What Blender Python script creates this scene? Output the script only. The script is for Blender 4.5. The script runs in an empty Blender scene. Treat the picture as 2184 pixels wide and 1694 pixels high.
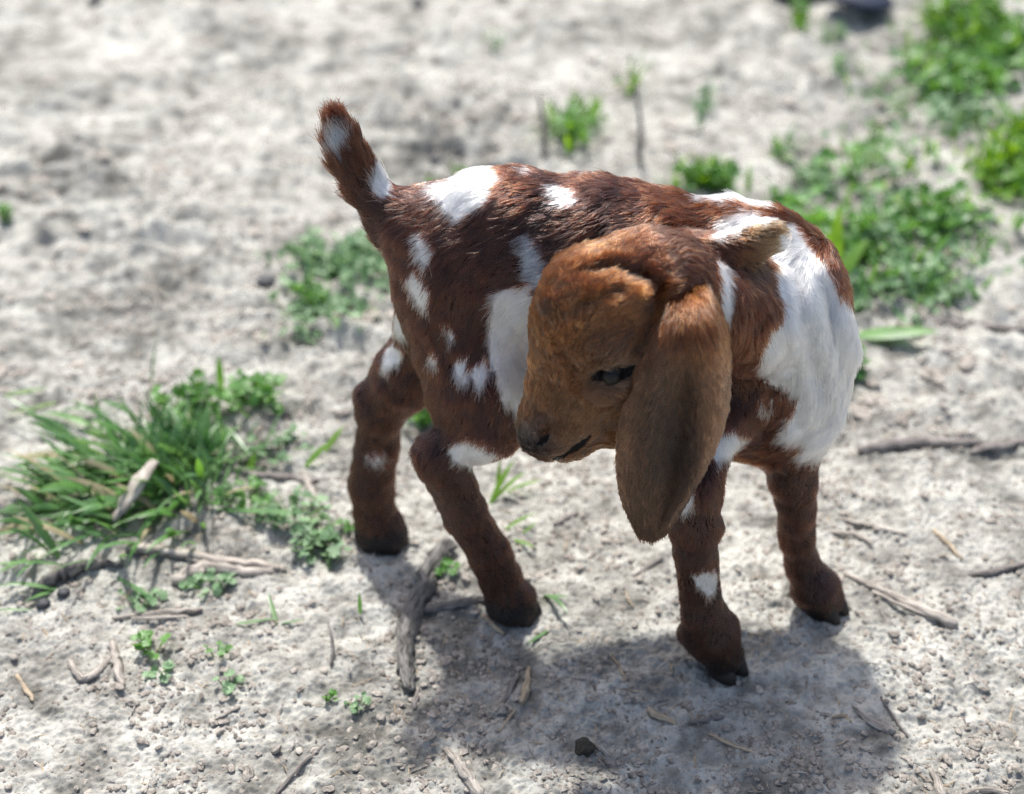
import bpy, math, random
import numpy as np
from mathutils import Vector, Matrix

random.seed(7)
RNG = np.random.default_rng(7)
scene = bpy.context.scene
COL = scene.collection

# ------------------------------------------------------------------ camera
PITCH = math.radians(35.0)
CAM_H = 1.2 * math.sin(PITCH) + 0.2
W0, H0 = 2184.0, 1694.0                     # the pixel frame in which things were measured
FPX = 50.0 / 36.0 * W0
Fv = np.array([0, math.cos(PITCH), -math.sin(PITCH)])
Uv = np.array([0, math.sin(PITCH), math.cos(PITCH)])
Rv = np.array([1.0, 0, 0])
CAM = np.array([0, -CAM_H / math.tan(PITCH), CAM_H])
cam_data = bpy.data.cameras.new('camera')
cam_data.lens = 50; cam_data.sensor_width = 36
cam_data.clip_start = 0.05; cam_data.clip_end = 500
cam = bpy.data.objects.new('camera', cam_data); COL.objects.link(cam)
cam.location = CAM
cam.rotation_euler = (math.pi / 2 - PITCH, 0, 0)
cam_data.dof.use_dof = True
cam_data.dof.focus_distance = 1.078
cam_data.dof.aperture_fstop = 3.0
cam_data.dof.aperture_blades = 0
scene.camera = cam

# ------------------------------------------------------------------ light
SUN_EL, SUN_AZ = math.radians(60), math.radians(-14)     # sun behind the kid, a little to the left (azimuth from +Y)
world = bpy.data.worlds.new('World'); scene.world = world; world.use_nodes = True
wn = world.node_tree.nodes; wl = world.node_tree.links
sky = wn.new('ShaderNodeTexSky'); sky.sky_type = 'NISHITA'; sky.sun_disc = False
sky.sun_elevation = SUN_EL; sky.sun_rotation = SUN_AZ
sky.air_density = 1.0; sky.dust_density = 4.0; sky.ozone_density = 1.0
wn['Background'].inputs['Strength'].default_value = 0.15
wl.new(sky.outputs[0], wn['Background'].inputs['Color'])
sun_data = bpy.data.lights.new('sun', 'SUN'); sun_data.energy = 3.9; sun_data.angle = math.radians(2.0)
sun_data.color = (1.0, 0.98, 0.95)
sun = bpy.data.objects.new('sun', sun_data); COL.objects.link(sun)
to_sun = Vector((math.cos(SUN_EL) * math.sin(SUN_AZ), math.cos(SUN_EL) * math.cos(SUN_AZ), math.sin(SUN_EL)))
sun.rotation_euler = to_sun.to_track_quat('Z', 'Y').to_euler()
scene.view_settings.view_transform = 'Standard'; scene.view_settings.look = 'None'
scene.view_settings.gamma = 1.0; scene.view_settings.use_curve_mapping = False
scene.view_settings.exposure = 0.50
scene.render.engine = 'CYCLES'
scene.cycles.use_denoising = True; scene.cycles.denoising_prefilter = 'NONE'
scene.cycles.max_bounces = 8; scene.cycles.transparent_max_bounces = 8

# ------------------------------------------------------------------ helpers
def ray(px, py):
    return Fv + Rv * ((px - W0 / 2) / FPX) - Uv * ((py - H0 / 2) / FPX)
def P(px, py, y):
    d = ray(px, py); return CAM + d * ((y - CAM[1]) / d[1])
def G(px, py, z=0.0):
    d = ray(px, py); return CAM + d * ((z - CAM[2]) / d[2])
def MPP(p):                                   # metres per pixel at p
    return float((np.asarray(p) - CAM) @ Fv) / FPX
def PROJ(p):
    v = p - CAM; w = v @ Fv
    return W0 / 2 + FPX * (v @ Rv) / w, H0 / 2 - FPX * (v @ Uv) / w

def _hash(ix, iy, iz, seed):
    h = (ix.astype(np.uint32) * np.uint32(374761393) + iy.astype(np.uint32) * np.uint32(668265263)
         + iz.astype(np.uint32) * np.uint32(2147483647) + np.uint32(seed * 1013 + 17) * np.uint32(1274126177))
    h = (h ^ (h >> np.uint32(13))) * np.uint32(1274126177)
    h = h ^ (h >> np.uint32(16))
    h = h * np.uint32(2246822519); h = h ^ (h >> np.uint32(15))
    return h
def _val(ix, iy, iz, seed):
    return _hash(ix, iy, iz, seed).astype(np.float64) / 4294967295.0 * 2 - 1
def noise2(x, y, f, seed=0):                  # gradient noise, about -1..1
    x = np.asarray(x, float) * f + 1000.0; y = np.asarray(y, float) * f + 1000.0
    ix = np.floor(x).astype(np.int64); iy = np.floor(y).astype(np.int64)
    fx = x - ix; fy = y - iy
    u = fx * fx * fx * (fx * (fx * 6 - 15) + 10); v = fy * fy * fy * (fy * (fy * 6 - 15) + 10)
    z = np.zeros_like(ix)
    def g(a, b, dx, dy):
        t = _val(a, b, z, seed) * math.pi
        return np.cos(t) * dx + np.sin(t) * dy
    n00 = g(ix, iy, fx, fy); n10 = g(ix + 1, iy, fx - 1, fy)
    n01 = g(ix, iy + 1, fx, fy - 1); n11 = g(ix + 1, iy + 1, fx - 1, fy - 1)
    return 1.5 * ((n00 * (1 - u) + n10 * u) * (1 - v) + (n01 * (1 - u) + n11 * u) * v)
def noise3(p, f, seed=0):                     # value noise in 3-D, -1..1
    q = p * f + 500.0
    i = np.floor(q).astype(np.int64); fr = q - i; w = fr * fr * (3 - 2 * fr)
    out = 0
    for a in (0, 1):
        for b in (0, 1):
            for c in (0, 1):
                wt = (w[:, 0] if a else 1 - w[:, 0]) * (w[:, 1] if b else 1 - w[:, 1]) * (w[:, 2] if c else 1 - w[:, 2])
                out = out + wt * _val(i[:, 0] + a, i[:, 1] + b, i[:, 2] + c, seed)
    return out
def in_poly(x, y, poly):
    inside = np.zeros(x.shape, bool); n = len(poly)
    for i in range(n):
        x1, y1 = poly[i]; x2, y2 = poly[(i + 1) % n]
        c = ((y1 > y) != (y2 > y)) & (x < (x2 - x1) * (y - y1) / ((y2 - y1) if y2 != y1 else 1e-9) + x1)
        inside ^= c
    return inside
def smooth01(x):
    x = np.clip(x, 0, 1); return x * x * (3 - 2 * x)

def mesh_np(name, verts, faces, smooth=True):
    """faces: (n,3) or (n,4) array"""
    me = bpy.data.meshes.new(name)
    verts = np.asarray(verts, np.float32); faces = np.asarray(faces, np.int32)
    n, k = faces.shape
    me.vertices.add(len(verts)); me.vertices.foreach_set('co', verts.ravel())
    me.loops.add(n * k); me.loops.foreach_set('vertex_index', faces.ravel())
    me.polygons.add(n); me.polygons.foreach_set('loop_start', np.arange(0, n * k, k, dtype=np.int32))
    me.update(calc_edges=True); me.validate()
    me.polygons.foreach_set('use_smooth', np.full(len(me.polygons), smooth))
    return me
def link(name, me, mat=None, parent=None, **props):
    o = bpy.data.objects.new(name, me); COL.objects.link(o)
    if mat is not None:
        me.materials.clear(); me.materials.append(mat)
    if parent is not None: o.parent = parent
    for k, v in props.items(): o[k] = v
    return o
def color_attr(me, cols, name='col'):
    a = me.color_attributes.new(name, 'FLOAT_COLOR', 'POINT')
    c = np.ones((len(cols), 4), np.float32); c[:, :3] = cols
    a.data.foreach_set('color', c.ravel())

# ------------------------------------------------------------------ materials
def new_mat(name):
    m = bpy.data.materials.new(name); m.use_nodes = True
    nt = m.node_tree; b = nt.nodes['Principled BSDF']
    return m, nt, b
def N(nt, typ, **kw):
    n = nt.nodes.new(typ)
    for k, v in kw.items():
        if k.startswith('i_'): n.inputs[k[2:].replace('_', ' ')].default_value = v
        else: setattr(n, k, v)
    return n
def ramp(nt, stops):
    r = nt.nodes.new('ShaderNodeValToRGB'); e = r.color_ramp.elements
    while len(e) > 1: e.remove(e[0])
    e[0].position = stops[0][0]; e[0].color = (*stops[0][1], 1)
    for pos, c in stops[1:]:
        x = e.new(pos); x.color = (*c, 1)
    return r

def ground_material():
    m, nt, b = new_mat('dry_clay'); L = nt.links.new
    geo = N(nt, 'ShaderNodeNewGeometry')
    def noise(scale, detail=6, rough=0.6):
        n = N(nt, 'ShaderNodeTexNoise'); n.inputs['Scale'].default_value = scale
        n.inputs['Detail'].default_value = detail; n.inputs['Roughness'].default_value = rough
        L(geo.outputs['Position'], n.inputs['Vector']); return n
    att = N(nt, 'ShaderNodeAttribute', attribute_name='col')
    n1 = noise(9, 4); n2 = noise(70, 8, 0.7); n3 = noise(420, 4, 0.6)
    r1 = ramp(nt, [(0.3, (0.80, 0.78, 0.76)), (0.7, (1.08, 1.07, 1.05))]); L(n1.outputs['Fac'], r1.inputs['Fac'])
    r2 = ramp(nt, [(0.30, (0.66, 0.64, 0.62)), (0.5, (0.97, 0.97, 0.97)), (0.75, (1.10, 1.10, 1.09))]); L(n2.outputs['Fac'], r2.inputs['Fac'])
    r3 = ramp(nt, [(0.30, (0.62, 0.60, 0.58)), (0.43, (0.98, 0.98, 0.98)), (0.8, (1.08, 1.08, 1.08))]); L(n3.outputs['Fac'], r3.inputs['Fac'])
    def mul(a, c):
        x = N(nt, 'ShaderNodeMix', data_type='RGBA', blend_type='MULTIPLY'); x.inputs['Factor'].default_value = 1
        L(a, x.inputs[6]); L(c, x.inputs[7]); return x.outputs[2]
    c = mul(mul(mul(att.outputs['Color'], r1.outputs[0]), r2.outputs[0]), r3.outputs[0])
    L(c, b.inputs['Base Color']); b.inputs['Roughness'].default_value = 0.95
    b.inputs['Specular IOR Level'].default_value = 0.15
    bp1 = N(nt, 'ShaderNodeBump'); bp1.inputs['Distance'].default_value = 0.0030; bp1.inputs['Strength'].default_value = 0.9
    L(n2.outputs['Fac'], bp1.inputs['Height'])
    bp2 = N(nt, 'ShaderNodeBump'); bp2.inputs['Distance'].default_value = 0.0010; bp2.inputs['Strength'].default_value = 0.8
    L(n3.outputs['Fac'], bp2.inputs['Height']); L(bp1.outputs[0], bp2.inputs['Normal'])
    L(bp2.outputs[0], b.inputs['Normal'])
    return m

def wood_material(name, c1, c2, scale=1.0):
    m, nt, b = new_mat(name); L = nt.links.new
    tc = N(nt, 'ShaderNodeTexCoord')
    at = N(nt, 'ShaderNodeAttribute', attribute_name='grain')
    oi = N(nt, 'ShaderNodeObjectInfo')
    n = N(nt, 'ShaderNodeTexNoise'); n.inputs['Scale'].default_value = 1.0 * scale
    n.inputs['Detail'].default_value = 6; n.inputs['Roughness'].default_value = 0.65
    L(at.outputs['Vector'], n.inputs['Vector'])
    n2 = N(nt, 'ShaderNodeTexNoise'); n2.inputs['Scale'].default_value = 60; n2.inputs['Detail'].default_value = 3
    L(tc.outputs['Object'], n2.inputs['Vector'])
    r = ramp(nt, [(0.34, (c1[0] * .4, c1[1] * .4, c1[2] * .4)), (0.41, c1), (0.60, c2)]); L(n.outputs['Fac'], r.inputs['Fac'])
    r2 = ramp(nt, [(0.35, (0.72, 0.70, 0.68)), (0.65, (1.1, 1.08, 1.05))]); L(n2.outputs['Fac'], r2.inputs['Fac'])
    x = N(nt, 'ShaderNodeMix', data_type='RGBA', blend_type='MULTIPLY'); x.inputs['Factor'].default_value = 1
    L(r.outputs[0], x.inputs[6]); L(r2.outputs[0], x.inputs[7]); L(x.outputs[2], b.inputs['Base Color'])
    b.inputs['Roughness'].default_value = 0.85; b.inputs['Specular IOR Level'].default_value = 0.2
    bp = N(nt, 'ShaderNodeBump'); bp.inputs['Distance'].default_value = 0.0015; bp.inputs['Strength'].default_value = 0.9
    L(n.outputs['Fac'], bp.inputs['Height']); L(bp.outputs[0], b.inputs['Normal'])
    return m

def leaf_material(name, c1, c2, trans=0.35, rough=0.42, spec=0.5):
    m, nt, b = new_mat(name); L = nt.links.new
    out = nt.nodes['Material Output']
    geo = N(nt, 'ShaderNodeNewGeometry')
    n = N(nt, 'ShaderNodeTexNoise'); n.inputs['Scale'].default_value = 38; n.inputs['Detail'].default_value = 5
    L(geo.outputs['Position'], n.inputs['Vector'])
    r = ramp(nt, [(0.3, c1), (0.7, c2)])
    add = N(nt, 'ShaderNodeMath', operation='ADD')
    mm = N(nt, 'ShaderNodeMath', operation='MULTIPLY_ADD'); mm.inputs[1].default_value = 0.5; mm.inputs[2].default_value = -0.25
    L(geo.outputs['Random Per Island'], mm.inputs[0]); L(n.outputs['Fac'], add.inputs[0]); L(mm.outputs[0], add.inputs[1])
    L(add.outputs[0], r.inputs['Fac']); L(r.outputs[0], b.inputs['Base Color'])
    b.inputs['Roughness'].default_value = rough; b.inputs['Specular IOR Level'].default_value = spec
    t = N(nt, 'ShaderNodeBsdfTranslucent')
    hs = N(nt, 'ShaderNodeHueSaturation'); hs.inputs['Hue'].default_value = 0.475; hs.inputs['Saturation'].default_value = 1.15; hs.inputs['Value'].default_value = 1.9
    L(r.outputs[0], hs.inputs['Color']); L(hs.outputs[0], t.inputs['Color'])
    mx = N(nt, 'ShaderNodeMixShader'); mx.inputs[0].default_value = trans
    L(b.outputs[0], mx.inputs[1]); L(t.outputs[0], mx.inputs[2]); L(mx.outputs[0], out.inputs['Surface'])
    return m

def hair_material(name, rough=0.23, radial=0.40, melt=0.0, coat=0.0):
    m = bpy.data.materials.new(name); m.use_nodes = True
    nt = m.node_tree; nt.nodes.remove(nt.nodes['Principled BSDF']); L = nt.links.new
    h = N(nt, 'ShaderNodeBsdfHairPrincipled'); h.model = 'CHIANG'; h.parametrization = 'COLOR'
    at = N(nt, 'ShaderNodeAttribute', attribute_name='fur')
    L(at.outputs['Color'], h.inputs['Color'])
    h.inputs['Roughness'].default_value = rough; h.inputs['Radial Roughness'].default_value = radial
    h.inputs['Coat'].default_value = coat; h.inputs['Random Roughness'].default_value = 0.2
    L(h.outputs[0], nt.nodes['Material Output'].inputs['Surface'])
    return m
def skin_material(name, rough=0.9, spec=0.1, bump=True):
    m, nt, b = new_mat(name)
    at = N(nt, 'ShaderNodeAttribute', attribute_name='col'); nt.links.new(at.outputs['Color'], b.inputs['Base Color'])
    b.inputs['Roughness'].default_value = rough; b.inputs['Specular IOR Level'].default_value = spec
    if bump:
        geo = N(nt, 'ShaderNodeNewGeometry')
        v = N(nt, 'ShaderNodeTexNoise'); v.inputs['Scale'].default_value = 900; v.inputs['Detail'].default_value = 2
        nt.links.new(geo.outputs['Position'], v.inputs['Vector'])
        bp = N(nt, 'ShaderNodeBump'); bp.inputs['Distance'].default_value = 0.0006; bp.inputs['Strength'].default_value = 0.6
        nt.links.new(v.outputs['Fac'], bp.inputs['Height']); nt.links.new(bp.outputs[0], b.inputs['Normal'])
    return m
def plain(name, c, rough=0.6, spec=0.4, coat=0.0):
    m, nt, b = new_mat(name)
    b.inputs['Base Color'].default_value = (*c, 1); b.inputs['Roughness'].default_value = rough
    b.inputs['Specular IOR Level'].default_value = spec; b.inputs['Coat Weight'].default_value = coat
    n = N(nt, 'ShaderNodeTexNoise'); n.inputs['Scale'].default_value = 400
    tc = N(nt, 'ShaderNodeTexCoord'); nt.links.new(tc.outputs['Object'], n.inputs['Vector'])
    bp = N(nt, 'ShaderNodeBump'); bp.inputs['Distance'].default_value = 0.0008
    nt.links.new(n.outputs['Fac'], bp.inputs['Height'])
    if coat == 0: nt.links.new(bp.outputs[0], b.inputs['Normal'])
    return m

# ------------------------------------------------------------------ ground
def terrain(x, y, fine=True):
    x = np.asarray(x, float); y = np.asarray(y, float)
    far = np.clip((np.hypot(x, y) - 2.5) / 4, 0, 1)
    h = 0.010 * noise2(x, y, 2.3, 1) + 0.006 * noise2(x, y, 6.0, 2)
    # trodden ground: overlapping dents and clods, rougher away from the kid
    rough = 0.35 + 0.65 * smooth01((y + 0.15) / 0.5) + 0.2 * np.clip(noise2(x, y, 3, 9), 0, 1)
    rough = rough * np.clip(.80 + 1.1 * noise2(x, y, 2.6, 14) + .5 * noise2(x, y, 6.5, 15), .25, 1.6)
    a = noise2(x * 0.8, y, 15, 3); c = noise2(x * .8 + .3, y, 31, 4)
    h = h + rough * (0.0150 * np.abs(a) ** 0.8 + 0.0100 * c + 0.0030 * noise2(x, y, 58, 12))
    h = h * (1 - far)
    if fine:
        near = 1 - smooth01((np.hypot(x, y + .1) - 1.0) / 1.2)
        d = noise2(x, y, 62, 5); e = noise2(x, y, 130, 6); g = noise2(x, y, 260, 7)
        h = h + near * (0.0030 * d + 0.0030 * np.abs(e) + 0.0017 * g)
        crumbs = np.clip(noise2(x, y, 190, 8) * 1.4 - 0.35, 0, 1) * np.clip(noise2(x, y, 7, 10) + 0.55, 0.1, 1)
        h = h + near * 0.0022 * crumbs
    return h
def tz(x, y):
    return float(terrain(np.array([x]), np.array([y]), False)[0]) + 0.0015

def axis_points(lo, hi, step, grow, limit):
    pts = list(np.arange(lo, hi + 1e-9, step))
    s = step; v = pts[-1]
    while v < limit: s *= grow; v += s; pts.append(v)
    s = step; v = pts[0]; pre = []
    while v > -limit: s *= grow; v -= s; pre.append(v)
    return np.array(pre[::-1] + pts)
gx = axis_points(-0.52, 0.52, 0.0014, 1.012, 60)
gy = axis_points(-0.62, 0.15, 0.0014, 1.010, 60)
GX, GY = np.meshgrid(gx, gy)
GZ = terrain(GX, GY)
nyy, nxx = GX.shape
idx = np.arange(nyy * nxx).reshape(nyy, nxx)
gf = np.stack([idx[:-1, :-1], idx[:-1, 1:], idx[1:, 1:], idx[1:, :-1]], -1).reshape(-1, 4)
gme = mesh_np('ground', np.stack([GX, GY, GZ], -1).reshape(-1, 3), gf)
# dust colour: pale dry crust, greyer-brown where the soil is broken up
gcol = np.empty((nyy * nxx, 3))
tone = 0.55 + 0.5 * (0.5 * noise2(GX, GY, 4, 21) + 0.6 * noise2(GX, GY, 13, 22) + 0.7 * noise2(GX * .8, GY, 36, 23) + .5 * noise2(GX, GY, 90, 24)).ravel()
tone = np.clip(tone, 0, 1)[:, None]
low = np.array([0.162, 0.161, 0.145]); high = np.array([0.515, 0.515, 0.476])
gcol[:] = low + (high - low) * smooth01(tone * 1.1)
color_attr(gme, gcol)
ground = link('ground', gme, ground_material(), kind='structure')

# ------------------------------------------------------------------ the kid: one continuous body from a distance field
RES = 0.0024
LO = np.array([-0.20, -0.52, -0.004]); HI = np.array([0.33, -0.14, 0.52])
NXYZ = np.ceil((HI - LO) / RES).astype(int) + 1
AX = [LO[i] + RES * np.arange(NXYZ[i]) for i in range(3)]
BONES = []                                   # (a, b, ra, rb, metric, hair direction, hair length, tag)

def field():
    return np.full(NXYZ, 0.2, np.float32)
def metric(axis, s):
    """space is squeezed by 1/s along the axis, so the shape is s times as thick there"""
    if axis is None: return None, 1.0
    a = np.asarray(axis, float); a = a / np.linalg.norm(a)
    return np.eye(3) + (1 / s - 1) * np.outer(a, a), min(1.0, s)
def seg_dist(p, a, b, ra, rb, M, sc):
    if M is not None: p = p @ M.T; a = M @ a; b = M @ b
    ab = b - a; L2 = float(ab @ ab)
    t = np.clip(((p - a) @ ab) / L2, 0, 1) if L2 > 1e-12 else np.zeros(p.shape[:-1])
    ts = t * t * (3 - 2 * t) * 0.25 + t * 0.75
    d = np.linalg.norm(p - a - t[..., None] * ab, axis=-1)
    return (d - (ra + (rb - ra) * ts)) * sc
def smin(a, b, k):
    h = np.maximum(k - np.abs(a - b), 0) / k
    return np.minimum(a, b) - h * h * k * 0.25
def add_seg(D, a, b, ra, rb, k=0.012, axis=None, s=1.0, flow=None, hl=0.011, tag='body', cut=False, bone=True):
    a = np.asarray(a, float); b = np.asarray(b, float)
    M, sc = metric(axis, s)
    pad = max(ra, rb) * max(1, s) + k + 0.012
    lo = np.minimum(a, b) - pad; hi = np.maximum(a, b) + pad
    i0 = np.clip(np.floor((lo - LO) / RES).astype(int), 0, NXYZ); i1 = np.clip(np.ceil((hi - LO) / RES).astype(int) + 1, 0, NXYZ)
    sl = tuple(slice(i0[i], i1[i]) for i in range(3))
    g = np.stack(np.meshgrid(AX[0][sl[0]], AX[1][sl[1]], AX[2][sl[2]], indexing='ij'), -1)
    d = seg_dist(g, a, b, ra, rb, M, sc).astype(np.float32)
    if cut:
        D[sl] = -smin(-D[sl], d, k)
    else:
        D[sl] = smin(D[sl], d, k)
    if bone and not cut:
        f = np.asarray(flow if flow is not None else b - a, float)
        n = np.linalg.norm(f); f = f / n if n > 1e-9 else np.array([0, 0, -1.0])
        BONES.append((a, b, ra, rb, M, sc, f, hl, tag))
def chain(D, pts, k=0.012, axis=None, s=1.0, flow=None, hl=0.011, tag='body'):
    """pts: (px, py, depth y, radius in px); the limb is first built whole, then blended in"""
    q = [(P(x, y, d), r) for x, y, d, r in pts]
    q = [(p, r * MPP(p)) for p, r in q]
    M, sc = metric(axis, s)
    pad = max(r for _, r in q) * max(1, s) + k + 0.012
    A = np.array([p for p, _ in q]); lo = A.min(0) - pad; hi = A.max(0) + pad
    i0 = np.clip(np.floor((lo - LO) / RES).astype(int), 0, NXYZ); i1 = np.clip(np.ceil((hi - LO) / RES).astype(int) + 1, 0, NXYZ)
    sl = tuple(slice(i0[i], i1[i]) for i in range(3))
    g = np.stack(np.meshgrid(AX[0][sl[0]], AX[1][sl[1]], AX[2][sl[2]], indexing='ij'), -1)
    d = None
    for (a, ra), (b, rb) in zip(q[:-1], q[1:]):
        e = seg_dist(g, a, b, ra, rb, M, sc).astype(np.float32)
        d = e if d is None else smin(d, e, .003)
        f = np.asarray(flow if flow is not None else b - a, float); f = f / np.linalg.norm(f)
        BONES.append((a, b, ra, rb, M, sc, f, hl, tag))
    D[sl] = smin(D[sl], d, k)
def ball(D, x, y, d, r, **kw):
    p = P(x, y, d); add_seg(D, p, p, r * MPP(p), r * MPP(p), **kw)

YAX = np.array([0.0, 1.0, 0.0])
back_flow = np.array([-0.85, 0.1, -0.5])
# trunk
B = field()
chain(B, [(985, 560, -.270, 128), (1110, 545, -.272, 166), (1250, 555, -.278, 184), (1400, 590, -.287, 190), (1540, 630, -.292, 180), (1620, 655, -.298, 172)],
      k=.02, axis=YAX, s=.82, flow=(-1, -.1, -.38), hl=.012)
chain(B, [(940, 500, -.262, 92), (1035, 455, -.268, 88), (1110, 455, -.270, 88)], k=.02, flow=(-.8, -.1, -.55), hl=.012)             # croup
chain(B, [(1180, 800, -.290, 80), (1400, 860, -.300, 105), (1580, 850, -.305, 130), (1660, 830, -.308, 140)], k=.03, flow=(-.9, 0, -.5), hl=.012)   # belly and brisket
chain(B, [(1630, 640, -.300, 158), (1688, 730, -.312, 108)], k=.03, flow=(-.15, -.2, -1), hl=.014)                                        # front of the chest
chain(B, [(1686, 700, -.322, 102), (1680, 810, -.322, 96), (1682, 890, -.322, 64)], k=.03, flow=(-.1, 0, -1), hl=.014)
chain(B, [(1560, 510, -.285, 78), (1640, 530, -.292, 72)], k=.02, flow=(-1, -.1, -.35), hl=.012)                                         # withers
# near hind leg
chain(B, [(995, 620, -.285, 152), (1010, 740, -.300, 128), (1020, 850, -.318, 106)], k=.02, axis=YAX, s=.62, flow=(-.12, 0, -1), hl=.012, tag='leg')
chain(B, [(1040, 830, -.322, 78), (1056, 905, -.330, 54)], k=.015, axis=YAX, s=.8, flow=(-.1, 0, -1), hl=.011, tag='leg')                  # stifle
chain(B, [(1035, 915, -.328, 62), (960, 958, -.330, 44), (930, 975, -.330, 38)], k=.014, flow=(-.6, 0, -.8), hl=.010, tag='leg')
chain(B, [(925, 966, -.330, 36), (958, 1015, -.330, 46), (990, 1090, -.331, 46), (1036, 1171, -.331, 43), (1066, 1231, -.331, 44), (1088, 1278, -.334, 45)], k=.016, flow=(.35, 0, -1), hl=.009, tag='leg')
chain(B, [(1090, 1284, -.335, 45), (1101, 1302, -.336, 42)], k=.012, flow=(.3, 0, -1), hl=.008, tag='hoof')
# far hind leg
chain(B, [(945, 640, -.250, 98), (900, 740, -.238, 66), (868, 800, -.232, 62)], k=.02, flow=(-.3, 0, -1), hl=.011, tag='farleg')
chain(B, [(868, 800, -.232, 62), (818, 865, -.230, 50)], k=.02, flow=(-.3, 0, -1), hl=.010, tag='farleg')
chain(B, [(786, 843, -.230, 27), (810, 892, -.230, 43), (802, 960, -.231, 46), (792, 1030, -.232, 45), (798, 1085, -.233, 44), (810, 1125, -.235, 45)], k=.014, flow=(-.03, 0, -1), hl=.010, tag='farleg')
chain(B, [(812, 1130, -.235, 45), (816, 1140, -.236, 46)], k=.012, flow=(.1, 0, -1), hl=.008, tag='hoof')
# near front leg
chain(B, [(1560, 840, -.340, 76), (1515, 930, -.365, 58), (1490, 1030, -.392, 44)], k=.02, flow=(0, 0, -1), hl=.010, tag='leg')
chain(B, [(1484, 1020, -.392, 40), (1480, 1070, -.395, 50), (1483, 1120, -.396, 54), (1485, 1170, -.397, 46), (1491, 1235, -.398, 41), (1498, 1300, -.400, 46), (1512, 1342, -.401, 50)], k=.016, flow=(.05, 0, -1), hl=.009, tag='leg')
chain(B, [(1516, 1348, -.402, 50), (1538, 1392, -.405, 45)], k=.014, flow=(.2, 0, -1), hl=.008, tag='hoof')
chain(B, [(1478, 1350, -.388, 26), (1490, 1372, -.390, 24)], k=.014, flow=(-.3, 0, -1), hl=.008, tag='hoof')
# far front leg
chain(B, [(1688, 880, -.316, 82), (1686, 960, -.322, 62), (1690, 1020, -.327, 50), (1698, 1080, -.329, 41), (1700, 1150, -.330, 34), (1712, 1205, -.331, 36), (1736, 1248, -.333, 42)], k=.02, flow=(.05, 0, -1), hl=.009, tag='farleg')
chain(B, [(1738, 1252, -.334, 42), (1750, 1278, -.336, 43)], k=.014, flow=(.3, 0, -1), hl=.008, tag='hoof')
# tail, held up
chain(B, [(925, 485, -.258, 62), (850, 465, -.256, 46)], k=.03, flow=(-1, -.1, .15), hl=.014, tag='tail')
chain(B, [(850, 465, -.256, 50), (792, 412, -.256, 44), (757, 352, -.257, 40), (732, 305, -.258, 38), (722, 272, -.258, 30)], k=.012, axis=YAX, s=.8, flow=None, hl=.017, tag='tail')
# the neck, bent round towards the camera
chain(B, [(1640, 660, -.318, 128), (1600, 690, -.352, 108), (1520, 660, -.380, 92), (1440, 610, -.392, 84)], k=.02, flow=(.1, -.1, -1), hl=.012, tag='neck')
chain(B, [(1440, 522, -.350, 14), (1500, 530, -.356, 22), (1560, 522, -.358, 31), (1602, 514, -.355, 38), (1636, 506, -.350, 37)], k=.012, flow=(.8, -.2, -.1), hl=.010, tag='fold')
chain(B, [(1470, 560, -.350, 55), (1560, 600, -.345, 70)], k=.02, flow=(.1, -.1, -1), hl=.012, tag='neck')
for (x0, y0, x1, y1) in [(1755, 575, 1790, 690), (1735, 640, 1755, 760), (1700, 560, 1728, 690)]:      # skin folds on the chest
    a_, b_ = P(x0, y0, -.40), P(x1, y1, -.405)

# head
Hd = field()
up = (.55, .1, .8)
chain(Hd, [(1370, 600, -.392, 92), (1330, 640, -.392, 132), (1290, 690, -.396, 132)], k=.02, flow=(.5, .2, .55), hl=.0095, tag='head')
chain(Hd, [(1440, 590, -.392, 58), (1466, 645, -.400, 58), (1466, 705, -.404, 48)], k=.022, flow=(.25, -.2, -.95), hl=.012, tag='root')
chain(Hd, [(1425, 600, -.385, 88), (1385, 590, -.388, 90)], k=.02, flow=(.8, .2, -.2), hl=.009, tag='poll')
chain(Hd, [(1232, 618, -.398, 76), (1212, 680, -.402, 72), (1195, 770, -.408, 60), (1186, 835, -.411, 58), (1170, 885, -.415, 52)], k=.02, flow=(.3, .2, .9), hl=.007, tag='head')     # forehead and bridge of the nose
chain(Hd, [(1270, 760, -.400, 108), (1222, 850, -.408, 78), (1180, 905, -.414, 54), (1160, 932, -.418, 43)], k=.02, flow=(.45, .1, .75), hl=.0065, tag='muzzle')
chain(Hd, [(1165, 905, -.420, 50), (1152, 928, -.424, 40)], k=.01, flow=(.3, .1, .9), hl=.0022, tag='nose')
chain(Hd, [(1335, 840, -.398, 88), (1290, 895, -.404, 60), (1232, 940, -.412, 34), (1196, 958, -.416, 25)], k=.014, flow=(.8, .1, .45), hl=.0055, tag='jaw')   # cheek and lower jaw
chain(Hd, [(1216, 905, -.424, 44), (1186, 945, -.424, 29)], k=.01, flow=(.5, .1, .7), hl=.0045, tag='muzzle')       # upper lip
# openings: nostril, mouth line, eye slit (positions found on the surface along the camera ray)
def surf(D, px, py):
    d = ray(px, py); d = d / np.linalg.norm(d)
    t = np.arange(0.75, 1.5, 0.0008); q = CAM + t[:, None] * d
    ii = np.round((q - LO) / RES).astype(int)
    ok = ((ii >= 0) & (ii < NXYZ)).all(1); ii = np.clip(ii, 0, NXYZ - 1)
    v = np.where(ok, D[ii[:, 0], ii[:, 1], ii[:, 2]], 0.1)
    k = np.argmax(v < 0)
    return q[k] if (v < 0).any() else None
def vdir(px, py): d = ray(px, py); return d / np.linalg.norm(d)
def carve(D, pts, depth, r, k=0.003):
    q = [surf(D, x, y) for x, y in pts]
    q = [p + vdir(x, y) * depth for p, (x, y) in zip(q, pts) if p is not None]
    for a, b, ra, rb in zip(q[:-1], q[1:], r[:-1], r[1:]):
        add_seg(D, a, b, ra, rb, k=k, cut=True)
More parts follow.
